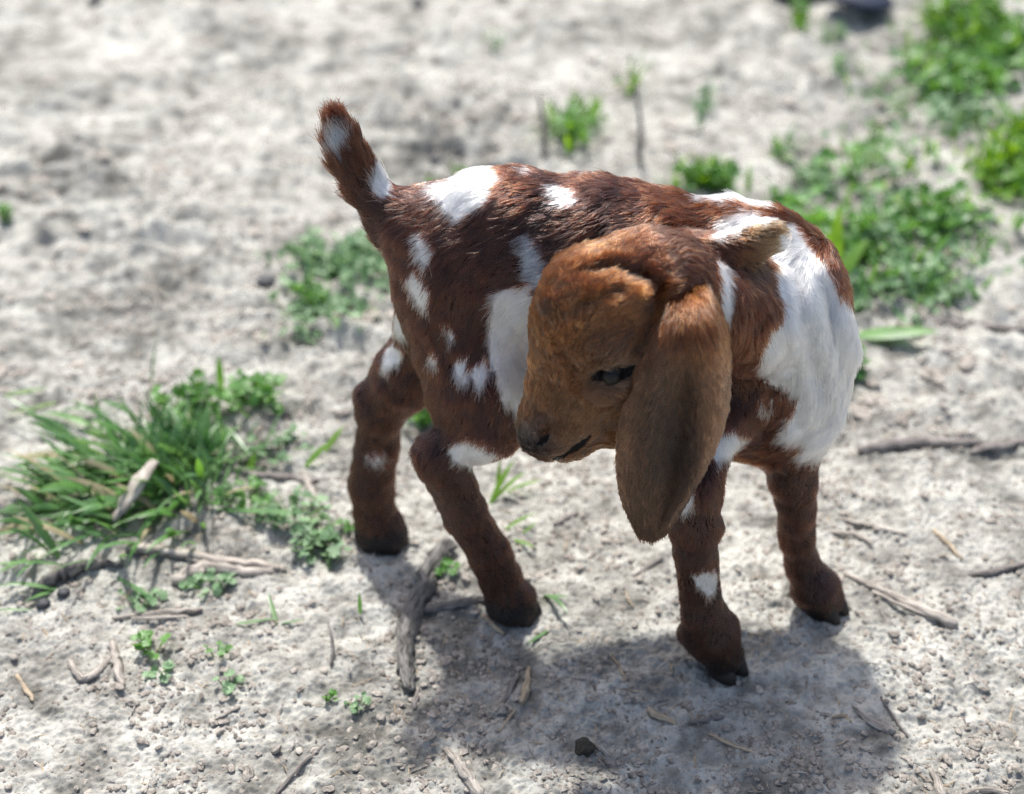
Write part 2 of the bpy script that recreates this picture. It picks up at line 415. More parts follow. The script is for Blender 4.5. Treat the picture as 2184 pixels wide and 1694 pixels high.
def onskin(pts, k=.014, **kw):
    """a ridge along the surface; pts: (px, py, radius px, how far in, as a share of the radius)"""
    q = []
    for x, y, r, inn in pts:
        p = surf(Hd, x, y); r = r * MPP(p); q.append((p + vdir(x, y) * r * inn, r))
    if len(q) == 1: add_seg(Hd, q[0][0], q[0][0], q[0][1], q[0][1], k=k, **kw)
    for (a, ra), (b, rb) in zip(q[:-1], q[1:]): add_seg(Hd, a, b, ra, rb, k=k, **kw)
onskin([(1238, 790, 18, .75), (1268, 764, 22, .68), (1305, 750, 25, .62), (1350, 744, 25, .62)], flow=(.5, .1, .5), hl=.0055, tag='brow')       # brow
onskin([(1248, 822, 12, .7), (1285, 832, 15, .66), (1325, 828, 15, .66), (1358, 812, 13, .7)], flow=(.4, .1, -.6), hl=.0045, tag='jaw')      # lower lid
onskin([(1215, 700, 16, .7), (1290, 640, 20, .6), (1345, 640, 18, .6)], k=.014, flow=(.5, .1, .55), hl=.008, tag='head')
onskin([(1352, 634, 20, .15)], k=.007, flow=(.5, -.2, -.3), hl=.010, tag='head')             # horn buds
onskin([(1176, 650, 20, .3)], k=.008, flow=(-.2, 0, .7), hl=.007, tag='head')
eye_s = surf(Hd, 1303, 797)
carve(Hd, [(1254, 811), (1278, 800), (1306, 794), (1336, 788), (1356, 780)], 0.0040, [.0022, .0048, .0054, .0048, .0026], k=.004)
carve(Hd, [(1138, 952), (1152, 946), (1168, 932), (1174, 926)], 0.0012, [.0014, .0030, .0032, .0014], k=.0025)
carve(Hd, [(1172, 979), (1196, 972), (1222, 956), (1240, 943), (1252, 932)], 0.0002, [.0010, .0016, .0020, .0024, .0020], k=.004)

carve(Hd, [(1400, 590), (1392, 640), (1386, 700), (1362, 745), (1340, 778)], 0.0012, [.0016, .0032, .0040, .0036, .0014], k=.006)      # parting before the ear
carve(Hd, [(1236, 584), (1290, 570), (1350, 580), (1402, 614)], 0.0006, [.0010, .0026, .0030, .0014], k=.006)                            # partings in the crown hair
carve(Hd, [(1196, 690), (1240, 655), (1300, 628), (1330, 622)], 0.0004, [.0010, .0022, .0022, .0010], k=.006)
D = smin(B, Hd, 0.006)
D = np.maximum(D, (0.0035 - AX[2]).astype(np.float32)[None, None, :])       # soles are flat
# wrinkles in the loose skin of the chest, and slight irregularity everywhere
gpos = None

def surface_nets(D):
    s = D < 0
    nx, ny, nz = D.shape
    cnt = np.zeros((nx - 1, ny - 1, nz - 1), np.int8)
    for a in (0, 1):
        for b in (0, 1):
            for c in (0, 1):
                cnt += s[a:nx - 1 + a, b:ny - 1 + b, c:nz - 1 + c]
    cells = np.argwhere((cnt > 0) & (cnt < 8))
    vid = np.full(cnt.shape, -1, np.int32); vid[cells[:, 0], cells[:, 1], cells[:, 2]] = np.arange(len(cells))
    acc = np.zeros((len(cells), 3)); num = np.zeros(len(cells))
    corners = [(a, b, c) for a in (0, 1) for b in (0, 1) for c in (0, 1)]
    for i, c0 in enumerate(corners):
        for c1 in corners[i + 1:]:
            if sum(abs(x - y) for x, y in zip(c0, c1)) != 1: continue
            v0 = D[cells[:, 0] + c0[0], cells[:, 1] + c0[1], cells[:, 2] + c0[2]]
            v1 = D[cells[:, 0] + c1[0], cells[:, 1] + c1[1], cells[:, 2] + c1[2]]
            m = (v0 < 0) != (v1 < 0); t = np.where(m, v0 / np.where(m, v0 - v1, 1), 0)
            pt = np.array(c0) + t[:, None] * (np.array(c1) - np.array(c0))
            acc[m] += pt[m]; num[m] += 1
    verts = LO + RES * (cells + acc / num[:, None])
    faces = []
    for ax in range(3):
        sl0 = [slice(None)] * 3; sl1 = [slice(None)] * 3
        sl0[ax] = slice(0, -1); sl1[ax] = slice(1, None)
        a = s[tuple(sl0)]; b = s[tuple(sl1)]
        e = np.argwhere(a != b)
        o1, o2 = [i for i in range(3) if i != ax]
        ok = (e[:, o1] > 0) & (e[:, o2] > 0) & (e[:, o1] < D.shape[o1] - 1) & (e[:, o2] < D.shape[o2] - 1)
        e = e[ok]
        inside_first = a[e[:, 0], e[:, 1], e[:, 2]]
        q = []
        for du, dv in ((-1, -1), (0, -1), (0, 0), (-1, 0)):
            f = e.copy(); f[:, o1] += du; f[:, o2] += dv
            q.append(vid[f[:, 0], f[:, 1], f[:, 2]])
        q = np.stack(q, 1)
        flip = inside_first if ax != 1 else ~inside_first
        q[~flip] = q[~flip][:, ::-1]
        faces.append(q)
    return verts, np.concatenate(faces)

gv, gq = surface_nets(D)
def laplace(v, q, n, lam=0.5):
    e = np.concatenate([q[:, [0, 1]], q[:, [1, 2]], q[:, [2, 3]], q[:, [3, 0]]])
    e = np.concatenate([e, e[:, ::-1]])
    deg = np.bincount(e[:, 0], minlength=len(v))[:, None].clip(1)
    for _ in range(n):
        m = np.stack([np.bincount(e[:, 0], v[e[:, 1], i], minlength=len(v)) for i in range(3)], 1) / deg
        v = v + lam * (m - v)
    return v
gv = laplace(gv, gq, 3)
def vnormals(v, q):
    fn = np.cross(v[q[:, 2]] - v[q[:, 0]], v[q[:, 3]] - v[q[:, 1]])
    n = np.zeros_like(v)
    for i in range(4):
        for c in range(3): n[:, c] += np.bincount(q[:, i], fn[:, c], minlength=len(v))
    return n / np.linalg.norm(n, axis=1, keepdims=True).clip(1e-12)
gn = vnormals(gv, gq)
# muscle and skin relief
wr = np.zeros(len(gv))
cx, cy = PROJ(gv)
chest = smooth01((cx - 1640) / 60) * smooth01((960 - cy) / 150) * smooth01((cy - 480) / 60)
wr += chest * 0.0019 * np.sin((cx - 0.25 * cy) / 9.5 + 1.6 * noise3(gv, 18, 3)) * smooth01(.7 + noise3(gv, 25, 8))
wr += 0.0012 * noise3(gv, 45, 5) + 0.0010 * noise3(gv, 90, 6)
gv = gv + gn * wr[:, None]
gn = vnormals(gv, gq)

# hair direction, length and region at every vertex
wsum = np.zeros(len(gv)); flow = np.zeros((len(gv), 3)); hlen = np.zeros(len(gv))
tags = ['body', 'leg', 'farleg', 'hoof', 'tail', 'neck', 'fold', 'head', 'poll', 'muzzle', 'nose', 'jaw', 'brow', 'root']
wt = {t: np.zeros(len(gv)) for t in tags}
for (a, b, ra, rb, M, sc, f, hl, tag) in BONES:
    d = seg_dist(gv, a, b, ra, rb, M, sc)
    w = np.exp(-np.clip(d, -0.03, 1) / 0.006)
    w = np.where(d < 0.06, w, 0)
    wsum += w; flow += w[:, None] * f; hlen += w * hl; wt[tag] += w
wsum = wsum.clip(1e-12); hlen /= wsum
for t in tags: wt[t] /= wsum
flow -= (np.sum(flow * gn, 1))[:, None] * gn
flow /= np.linalg.norm(flow, axis=1, keepdims=True).clip(1e-9)

# coat colours -----------------------------------------------------
WHITE = [
    ('body', [(912, 398), (1000, 366), (1052, 340), (1082, 372), (1062, 420), (1020, 448), (985, 474), (950, 452), (934, 425)]),
    ('tail', [(800, 372), (828, 364), (856, 425), (838, 432), (812, 436), (793, 405)]),
    ('body', [(888, 494), (912, 486), (932, 525), (918, 566), (905, 572), (893, 535)]),
    ('leg', [(868, 580), (892, 566), (920, 620), (914, 658), (900, 655), (874, 615)]),
    ('leg', [(940, 672), (953, 676), (978, 715), (962, 720)]),
    ('leg', [(914, 746), (930, 740), (938, 765), (920, 778)]),
    ('leg', [(974, 758), (1000, 752), (1005, 800), (986, 820), (973, 795)]),
    ('leg', [(1008, 780), (1036, 756), (1050, 790), (1024, 832), (1003, 810)]),
    ('any', [(1058, 622), (1100, 608), (1150, 618), (1150, 900), (1106, 886), (1078, 864), (1052, 800), (1042, 720), (1048, 660)]),
    ('grey', [(1118, 500), (1142, 488), (1160, 530), (1180, 560), (1180, 600), (1142, 616), (1118, 574)]),
    ('body', [(1176, 402), (1206, 388), (1248, 413), (1243, 438), (1205, 443), (1184, 424)]),
    ('body', [(1122, 372), (1150, 364), (1155, 376), (1130, 380)]),
    ('body', [(1250, 366), (1280, 362), (1290, 371), (1262, 376)]),
    ('leg', [(955, 950), (1008, 932), (1074, 962), (1040, 1002), (1010, 1002), (975, 985)]),
    ('farleg', [(850, 655), (885, 650), (898, 722), (850, 722), (835, 700)]),
    ('farleg', [(835, 725), (862, 735), (852, 775), (815, 792), (818, 755)]),
    ('farleg', [(778, 974), (798, 956), (824, 968), (812, 986), (785, 988)]),
    ('grey', [(700, 300), (712, 280), (738, 282), (756, 304), (752, 330), (728, 350), (706, 332)]),
    ('body', [(1478, 416), (1500, 395), (1640, 400), (1675, 440), (1672, 452), (1620, 444), (1560, 434), (1500, 428)]),
    ('any', [(1362, 494), (1400, 468), (1418, 498), (1405, 515), (1370, 512)]),
    ('any', [(1492, 508), (1560, 463), (1610, 452), (1650, 456), (1618, 478), (1560, 500), (1520, 512)]),
    ('any', [(1490, 562), (1518, 536), (1548, 565), (1562, 640), (1556, 690), (1545, 720), (1520, 690), (1505, 610)]),
    ('any', [(1668, 486), (1705, 478), (1748, 540), (1785, 610), (1860, 690), (1870, 790), (1860, 850), (1840, 920), (1790, 965), (1745, 980), (1700, 985), (1718, 945), (1660, 948),
             (1678, 902), (1702, 850), (1662, 826), (1618, 800), (1622, 730), (1642, 690), (1668, 664), (1648, 610), (1640, 540)]),
    ('any', [(1515, 918), (1560, 910), (1618, 928), (1600, 950), (1565, 975), (1520, 985)]),
    ('any', [(1618, 850), (1652, 854), (1646, 872), (1622, 872)]),
    ('leg', [(1432, 1045), (1470, 1033), (1484, 1048), (1478, 1082), (1456, 1094), (1436, 1075)]),
    ('leg', [(1478, 1214), (1528, 1210), (1534, 1250), (1512, 1270), (1486, 1252)]),
]
def white_mask(p, w):
    """(white, grey) 0..1 of points p; w: dict of region weights at the points"""
    x, y = PROJ(p)
    headish = w['root'] + w['head'] + w['poll'] + w['muzzle'] + w['nose'] + w['jaw'] + w['brow']
    jx = 6 * noise3(p, 160, 31) + 3 * noise3(p, 420, 32) + 4 * noise3(p, 3100, 35); jy = 6 * noise3(p, 160, 33) + 5 * noise3(p, 420, 34) + 8 * noise3(p, 3100, 36)
    x = x + jx; y = y + jy
    white = np.zeros(len(p)); grey = np.zeros(len(p))
    for reg, poly in WHITE:
        m = in_poly(x, y, poly) & (headish < 0.45)
        if reg == 'farleg': m &= (w['farleg'] > 0.15) & (w['leg'] < .5)
        elif reg == 'tail': m &= w['tail'] > 0.2
        elif reg in ('body', 'leg'): m &= (w['farleg'] < 0.5)
        if reg == 'grey': grey[m] = 1
        else: white[m] = 1
    return white, grey
C_BROWN = np.array([0.038, 0.0104, 0.0042]); C_DARK = np.array([0.0135, 0.0054, 0.0036]); C_RED = np.array([0.074, 0.0185, 0.0046])
C_HEAD = np.array([0.125, 0.0385, 0.0098]); C_TAN = np.array([0.135, 0.066, 0.029]); C_WHITE = np.array([0.86, 0.85, 0.82]); C_GREY = np.array([0.30, 0.34, 0.40])
def coat(p, w):
    z = p[:, 2]
    x, y = PROJ(p)
    n = noise3(p, 30, 41) * .5 + noise3(p, 80, 42) * .5
    t = smooth01(0.5 + 0.6 * n)[:, None]
    c = C_DARK * (1 - t) + C_BROWN * t
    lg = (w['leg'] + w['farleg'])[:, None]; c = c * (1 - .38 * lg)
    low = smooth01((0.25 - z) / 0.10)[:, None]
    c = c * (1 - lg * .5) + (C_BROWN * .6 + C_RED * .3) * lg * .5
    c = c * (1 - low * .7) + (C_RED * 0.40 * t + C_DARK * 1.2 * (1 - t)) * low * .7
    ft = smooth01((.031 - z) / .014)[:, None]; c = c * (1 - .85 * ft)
    sh = smooth01((x - 1330) / 120)[:, None] * (w['body'] + w['neck'])[:, None]     # redder shoulder and neck
    c = c * (1 - .6 * sh) + C_RED * .6 * sh
    c = c * (1 - .55 * w['hoof'][:, None]) + np.array([.012, .007, .005]) * .55 * w['hoof'][:, None]
    hd = (w['head'] + w['brow'] + w['jaw'] + w['root'])[:, None]
    ch = C_HEAD * (0.62 + 0.45 * t)
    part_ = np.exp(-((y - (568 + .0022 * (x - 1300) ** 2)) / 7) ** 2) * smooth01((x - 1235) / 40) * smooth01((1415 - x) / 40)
    ch = ch * (.92 - .35 * part_)[:, None] * (1 - .30 * smooth01((y - 690) / 90) * smooth01((x - 1150) / 60))[:, None]  # lower face darkened: its shade is painted into the coat colour
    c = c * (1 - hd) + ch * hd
    c = c * (1 - w['poll'][:, None]) + (C_BROWN * 1.25) * w['poll'][:, None]
    pol = smooth01((x - 1290) / 80)[:, None] * smooth01((625 - y) / 50)[:, None] * hd
    c = c * (1 - pol) + (C_BROWN * 1.35) * pol
    mz = w['muzzle'][:, None]; c = c * (1 - mz) + (C_TAN * .55 + C_HEAD * .45) * (.75 + .25 * t) * mz
    ns = smooth01(w['nose'][:, None] * 1.7) * smooth01((y + .35 * (x - 1110) - 898) / 30)[:, None]
    c = c * (1 - ns) + np.array([.022, .019, .020]) * ns
    fo = (w['fold'] * smooth01((x - 1500) / 100))[:, None]; c = c * (1 - .8 * fo) + (np.array([.105, .055, .021]) * smooth01((x - 1560) / 60)[:, None] + C_HEAD * .8 * (1 - smooth01((x - 1560) / 60)[:, None])) * .8 * fo
    bud = np.exp(-((x - 1166) ** 2 / 22 ** 2 + (y - 668) ** 2 / 28 ** 2))[:, None] * hd + .9 * np.exp(-(((x - 1362 - .2 * (y - 660)) / 14) ** 2 + ((y - 672) / 34) ** 2))[:, None] * hd        # dark hair on the horn bud
    bud = np.clip(bud, 0, 1); c = c * (1 - .85 * bud) + np.array([.014, .009, .007]) * .85 * bud
    tu = np.exp(-((x - 1352) ** 2 / 15 ** 2 + (y - 630) ** 2 / 17 ** 2))[:, None] * hd
    c = c * (1 - .7 * tu) + np.array([.26, .075, .014]) * .7 * tu
    er = np.exp(-((x - 1300) ** 2 / 62 ** 2 + (y - 796) ** 2 / 34 ** 2))[:, None] * (hd > .4)      # grey rim round the eye
    c = c * (1 - .45 * er) + np.array([.085, .060, .038]) * .45 * er
    wh, gr = white_mask(p, w)
    c = c * (1 - wh[:, None]) + C_WHITE * wh[:, None]
    c = np.where((gr[:, None] > 0) & (wh[:, None] == 0), C_GREY, c)
    return c
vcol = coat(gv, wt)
# eye slit, nostril and mouth are bare dark skin
vx, vy = PROJ(gv)
headv = wt['head'] + wt['muzzle'] + wt['nose'] + wt['jaw'] + wt['brow']
facing = -(gn @ Fv) > -0.2
BARE = [[(1246, 816), (1254, 804), (1268, 793), (1290, 786), (1315, 781), (1340, 777), (1362, 768), (1360, 786), (1345, 802), (1325, 811), (1298, 816), (1268, 818)],
        [(1136, 958), (1146, 946), (1162, 930), (1174, 922), (1177, 930), (1168, 946), (1152, 957)],
        [(1162, 980), (1194, 971), (1220, 952), (1243, 934), (1256, 925), (1260, 932), (1246, 950), (1226, 965), (1198, 979), (1170, 985)]]
def bare_mask(x, y, hv):
    m = np.zeros(x.shape, bool)
    for p in BARE: m |= in_poly(x, y, p)
    return m & (hv > .5)
bm = bare_mask(vx, vy, headv) & facing
vcol_skin = vcol * 0.75; vcol_skin[bm] = (0.012, 0.011, 0.012)

kid = bpy.data.objects.new('baby_goat', None); COL.objects.link(kid)
base_pt = np.array([0.08, -0.32, 0.0]); kid.location = base_pt
kid['label'] = 'brown and white spotted baby goat standing on dry clay, head turned back and tail raised'
kid['category'] = 'goat'
def kidpart(name, v, f, mat, col=None, parent=None, **props):
    me = mesh_np(name, v - base_pt, f)
    if col is not None: color_attr(me, col)
    return link(name, me, mat, parent or kid, **props)
m_skin = skin_material('coat_skin')
body = kidpart('body', gv, gq, m_skin, vcol_skin)

# fur --------------------------------------------------------------
def add_fur(name, parent, v, q, n, flow, hlen, wts, colour, count, mat, dens=None, lift=0.20, clump=0.42, radius=0.00021, seed=1, nseg=4, bare=None, jit=.35, cell=.0030, gather=.42):
    rng = np.random.default_rng(seed)
    tri = np.concatenate([q[:, [0, 1, 2]], q[:, [0, 2, 3]]])
    ar = 0.5 * np.linalg.norm(np.cross(v[tri[:, 1]] - v[tri[:, 0]], v[tri[:, 2]] - v[tri[:, 0]]), axis=1)
    if dens is not None: ar = ar * dens[tri].mean(1)
    t = rng.choice(len(tri), count, p=ar / ar.sum())
    r1 = np.sqrt(rng.random(count)); r2 = rng.random(count)
    bc = np.stack([1 - r1, r1 * (1 - r2), r1 * r2], 1)
    I = tri[t]
    lerp = lambda a: (a[I] * (bc[..., None] if a.ndim == 2 else bc)).sum(1)
    p = lerp(v); nn = lerp(n); fl = lerp(flow); hl = lerp(hlen)
    nn /= np.linalg.norm(nn, axis=1, keepdims=True)
    w = {k: lerp(a) for k, a in wts.items()}
    if bare is not None:
        keep = ~bare(p, w)
        p, nn, fl, hl = p[keep], nn[keep], fl[keep], hl[keep]; w = {k: a[keep] for k, a in w.items()}
    m = len(p)
    col = colour(p, w)
    # swirling of the coat in small locks
    sw = np.stack([noise3(p, 55, 51), noise3(p, 55, 52), noise3(p, 55, 53)], 1) * clump + np.stack([noise3(p, 190, 54), noise3(p, 190, 55), noise3(p, 190, 56)], 1) * clump * .8
    sw *= (1 + .5 * np.clip(w['head'] + w['poll'] + w['jaw'], 0, 1))[:, None]
    fl0 = fl.copy(); fl = fl + sw * (1 - .5 * np.clip(w['leg'] + w['farleg'], 0, 1))[:, None] + rng.normal(0, jit * .5, (m, 3))
    fl -= (fl * nn).sum(1)[:, None] * nn; fl /= np.linalg.norm(fl, axis=1, keepdims=True).clip(1e-9)
    headw = np.clip(w['head'] + w['poll'] * .5 + w['root'] * .6 + w['jaw'] + w['brow'] + w['muzzle'] + w['nose'], 0, 1)
    cell = cell * (1 - .38 * np.round(headw))[:, None]
    wq = p + np.stack([noise3(p, 130, 71), noise3(p, 130, 72), noise3(p, 130, 73)], 1) * .0022
    faceh = np.clip(headw - 1.3 * (w['muzzle'] + w['nose'] + w['jaw']), 0, 1)
    pc = wq - v.mean(0)
    wq = wq - fl0 * ((pc * fl0).sum(1) * (.30 + .38 * faceh - .25 * (headw - faceh)))[:, None]      # locks are longer than wide
    key = np.round(wq / cell).astype(np.int64); hk = _hash(key[:, 0], key[:, 1], key[:, 2], 3)
    _, inv = np.unique(hk, return_inverse=True); inv = inv.ravel(); nl_ = inv.max() + 1
    lockc = rng.normal(0, 1, nl_); lockl = rng.normal(0, 1, nl_)
    legs = w['leg'] + w['farleg'] + w['hoof']
    L = hl * rng.uniform(.65, 1.25, m) * (1 + .12 * noise3(p, 60, 57) + .10 * lockl[inv] * (1 - .6 * legs))
    lf = lift * rng.uniform(.6, 1.4, m) * (1 + .3 * noise3(p, 120, 58) + .28 * lockl[inv] * (1 - .9 * np.clip(legs, 0, 1)))
    lf = np.clip(lf * (1 + .5 * headw), .05, .9)
    ts = np.linspace(0, 1, nseg)
    pts = np.empty((m, nseg, 3))
    side = np.cross(nn, fl)
    wob = rng.normal(0, .10, m)
    for i, s in enumerate(ts):
        up_ = lf * (s - 0.55 * s * s)
        pts[:, i] = p + (nn * up_[:, None] + fl * (s * (1 - .12 * lf[:, None])) + side * (wob * s * s)[:, None]) * L[:, None] - nn * 0.0004 * (i == 0)
    if gather > 0:                              # tips gather into locks
        cnt = np.bincount(inv).astype(float)
        tipm = np.stack([np.bincount(inv, pts[:, -1, c]) for c in range(3)], 1) / cnt[:, None]
        d = tipm[inv] - pts[:, -1]; dist = np.linalg.norm(d, axis=1, keepdims=True)
        d = d * (dist < 0.012)
        for i, s in enumerate(ts): pts[:, i] += d * (gather * (1 - .65 * np.clip(legs, 0, 1) + .35 * faceh - .4 * (headw - faceh)) * s ** 1.4)[:, None]
    cu = bpy.data.hair_curves.new(name)
    cu.add_curves([nseg] * m)
    cu.points.foreach_set('position', (pts - base_pt).astype(np.float32).ravel())
    rad = (np.array([1, .95, .75, .3])[None] * (radius * rng.uniform(.7, 1.35, m))[:, None]).ravel().astype(np.float32)
    cu.points.foreach_set('radius', rad)
    a = cu.attributes.new('fur', 'FLOAT_COLOR', 'CURVE')
    dark = np.clip((.6 - col.max(1)) / .3, .15, 1)                # white hair varies less
    f_ = np.exp(rng.normal(0, .30, m) * dark + lockc[inv] * (.34 + .12 * faceh - .14 * (headw - faceh) + .02 * np.clip(legs, 0, 1)) * dark)
    glint = (rng.random(m) < .07) & (dark > .9); f_[glint] *= 2.2  # sun glints painted in as scattered paler strands
    col = col * f_[:, None]
    c4 = np.ones((m, 4), np.float32); c4[:, :3] = np.clip(col, 0.004, .93)
    a.data.foreach_set('color', c4.ravel())
    o = bpy.data.objects.new(name, cu); COL.objects.link(o); cu.materials.append(mat); o.parent = parent
    return o
def surf_bare(p, w):
    x, y = PROJ(p); hv = w['head'] + w['muzzle'] + w['nose'] + w['jaw'] + w['brow']
    return bare_mask(x, y, hv)
m_hair = hair_material('coat_hair')
dens = np.ones(len(gv)) + 2.6 * headv + 1.0 * wt['poll'] + 3 * wt['nose'] + .5 * wt['hoof']
HAIR_LIFT = 1
FUR = 1.0
if FUR > 0:
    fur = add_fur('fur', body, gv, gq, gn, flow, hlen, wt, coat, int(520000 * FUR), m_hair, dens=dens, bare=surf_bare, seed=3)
    fur['kind'] = 'stuff'

# ears ------------------------------------------------------------
def build_ear(name, rows, nu=30, nv=56, thick=.0032, ycrest=1.0):
    """rows: (py, left px, valley px, right px, depth y, crest height, valley height)"""
    rows = np.array(rows, float)
    tv = np.linspace(0, 1, len(rows)); t = np.linspace(0, 1, nv)
    def crv(c):                                # smooth through the rows
        k = np.interp(t, tv, rows[:, c])
        for _ in range(3): k[1:-1] = (k[:-2] + k[1:-1] * 2 + k[2:]) / 4
        return k
    py, l, m, r, yd, ch, vh = [crv(i) for i in range(7)]
    us = np.linspace(0, 1, nu)
    prof_u = [0, .06, .28, .5, .62, .74, .88, .97, 1]
    front = np.empty((nv, nu, 3))
    for i in range(nv):
        px = np.interp(us, [0, .62, 1], [l[i], m[i], r[i]])
        vv = vh[i] / max(ch[i], 1e-6); prof = [0, .42, .95, .47 + .5 * vv, vv, .5 + .5 * vv, 1.0, .6, 0]
        bump = np.interp(us, prof_u, prof) * ch[i]
        for _ in range(2): bump[1:-1] = (bump[:-2] + 2 * bump[1:-1] + bump[2:]) / 4
        for j in range(nu): front[i, j] = P(px[j], py[i] + 10 * math.sin(us[j] * math.pi), yd[i] - bump[j])
    back = front + np.array([0, thick, -thick * .3])
    back[:, 0] = front[:, 0] + [0.0006, thick * .5, 0]; back[:, -1] = front[:, -1] + [-.0006, thick * .5, 0]
    v = np.concatenate([front.reshape(-1, 3), back.reshape(-1, 3)])
    g = np.arange(nv * nu).reshape(nv, nu); k = nv * nu; f = []
    F_ = np.stack([g[:-1, :-1], g[1:, :-1], g[1:, 1:], g[:-1, 1:]], -1).reshape(-1, 4)
    f.append(F_); f.append(F_[:, ::-1] + k)
    def strip(e): return np.stack([e[:-1], e[:-1] + k, e[1:] + k, e[1:]], -1)
    f.append(strip(g[:, 0])); f.append(strip(g[:, -1])[:, ::-1]); f.append(strip(g[-1])); f.append(strip(g[0])[:, ::-1])
    q = np.concatenate(f)
    v = laplace(v, q, 2, .4)
    n = vnormals(v, q)
    if (n[:k] @ Fv).mean() > 0: q = q[:, ::-1]; n = -n
    return v, q, n, nu, nv
ear_rows = [(570, 1432, 1460, 1486, -.382, .010, .010), (600, 1418, 1464, 1506, -.394, .018, .018), (635, 1408, 1466, 1522, -.406, .024, .024), (680, 1396, 1468, 1540, -.418, .027, .027), (730, 1374, 1468, 1551, -.427, .027, .022), (785, 1352, 1467, 1557, -.434, .025, .008),
            (850, 1335, 1470, 1557, -.437, .021, -.005), (920, 1318, 1462, 1543, -.438, .019, -.009), (1000, 1314, 1448, 1506, -.439, .016, -.007),
            (1060, 1323, 1430, 1472, -.440, .013, -.002), (1108, 1342, 1408, 1442, -.441, .009, .002), (1142, 1360, 1392, 1418, -.441, .004, .002)]
ev, eq, en, nu_, nv_ = build_ear('ear', ear_rows)
def ear_weights(v):
    return {t: np.zeros(len(v)) for t in tags}
C_EAR = np.array([0.034, 0.0155, 0.0078])
def ear_coat(p, w):
    x, y = PROJ(p)
    n = noise3(p, 45, 61) * .5 + noise3(p, 120, 62) * .5
    t = smooth01(.5 + .6 * n)[:, None]
    c = C_EAR * (.78 + .4 * t)
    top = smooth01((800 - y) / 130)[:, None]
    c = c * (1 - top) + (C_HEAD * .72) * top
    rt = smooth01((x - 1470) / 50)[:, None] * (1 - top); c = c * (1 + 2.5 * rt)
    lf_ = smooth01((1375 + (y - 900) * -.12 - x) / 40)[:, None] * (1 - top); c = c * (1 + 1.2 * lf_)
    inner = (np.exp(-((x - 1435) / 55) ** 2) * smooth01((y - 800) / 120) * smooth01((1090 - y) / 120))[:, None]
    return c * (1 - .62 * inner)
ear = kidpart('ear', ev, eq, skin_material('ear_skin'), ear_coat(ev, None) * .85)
ear['label'] = 'long drooping tan brown ear folded down its length'
eflow = np.zeros_like(ev); gg = (ev.reshape(2, nv_, nu_, 3)); fl_ = np.gradient(gg, axis=1); uu = np.linspace(-1, 1, nu_)
fl_ = fl_ / np.linalg.norm(fl_, axis=-1, keepdims=True)
sd_ = np.gradient(gg, axis=2); sd_ /= np.linalg.norm(sd_, axis=-1, keepdims=True).clip(1e-9)
eflow = (fl_ + sd_ * (uu * .35)[None, None, :, None]).reshape(-1, 3)
ehl = np.interp(np.tile(np.repeat(np.arange(nv_), nu_), 2), [0, 14, 24, nv_], [.014, .013, .0085, .0055])
if FUR > 0:
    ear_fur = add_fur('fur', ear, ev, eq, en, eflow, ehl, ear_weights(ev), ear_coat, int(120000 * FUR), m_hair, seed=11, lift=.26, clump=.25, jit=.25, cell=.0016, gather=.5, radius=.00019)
    ear_fur['kind'] = 'stuff'

# eye, lids and lashes ---------------------------------------------
def uv_ball(c, r, nseg=32, nring=20, squash=(1, 1, 1)):
    th = np.linspace(0, math.pi, nring + 1); ph = np.linspace(0, 2 * math.pi, nseg, endpoint=False)
    v = np.array([[math.sin(t) * math.cos(p), math.sin(t) * math.sin(p), math.cos(t)] for t in th for p in ph]) * r * np.array(squash)
    g = np.arange((nring + 1) * nseg).reshape(nring + 1, nseg); g2 = np.roll(g, -1, 1)
    f = np.stack([g[:-1], g[1:], g2[1:], g2[:-1]], -1).reshape(-1, 4)
    return v + np.asarray(c), f
m_eye, nt, bb = new_mat('eyeball'); Lk = nt.links.new
tc = N(nt, 'ShaderNodeTexCoord'); nz = N(nt, 'ShaderNodeTexNoise'); nz.inputs['Scale'].default_value = 350; Lk(tc.outputs['Object'], nz.inputs['Vector'])
at = N(nt, 'ShaderNodeAttribute', attribute_name='col'); mm = N(nt, 'ShaderNodeMix', data_type='RGBA', blend_type='MULTIPLY'); mm.inputs['Factor'].default_value = .5
Lk(at.outputs['Color'], mm.inputs[6]); Lk(nz.outputs['Fac'], mm.inputs[7]); Lk(mm.outputs[2], bb.inputs['Base Color'])
bb.inputs['Roughness'].default_value = .45; bb.inputs['Specular IOR Level'].default_value = .25; bb.inputs['Coat Weight'].default_value = .10; bb.inputs['Coat Roughness'].default_value = .12
ec = eye_s + vdir(1303, 797) * .0104
eyv, eyf = uv_ball(ec, .0086)
ex_, ey_ = PROJ(eyv)
iris = (((ex_ - 1320) / 30) ** 2 + ((ey_ - 786) / 9) ** 2) < 1
ecol = np.where(iris[:, None], np.array([.022, .028, .029]), np.array([.004, .004, .005]))
eye = kidpart('eye', eyv, eyf, m_eye, ecol)
eye['label'] = 'half closed dark eye with a grey blue iris'

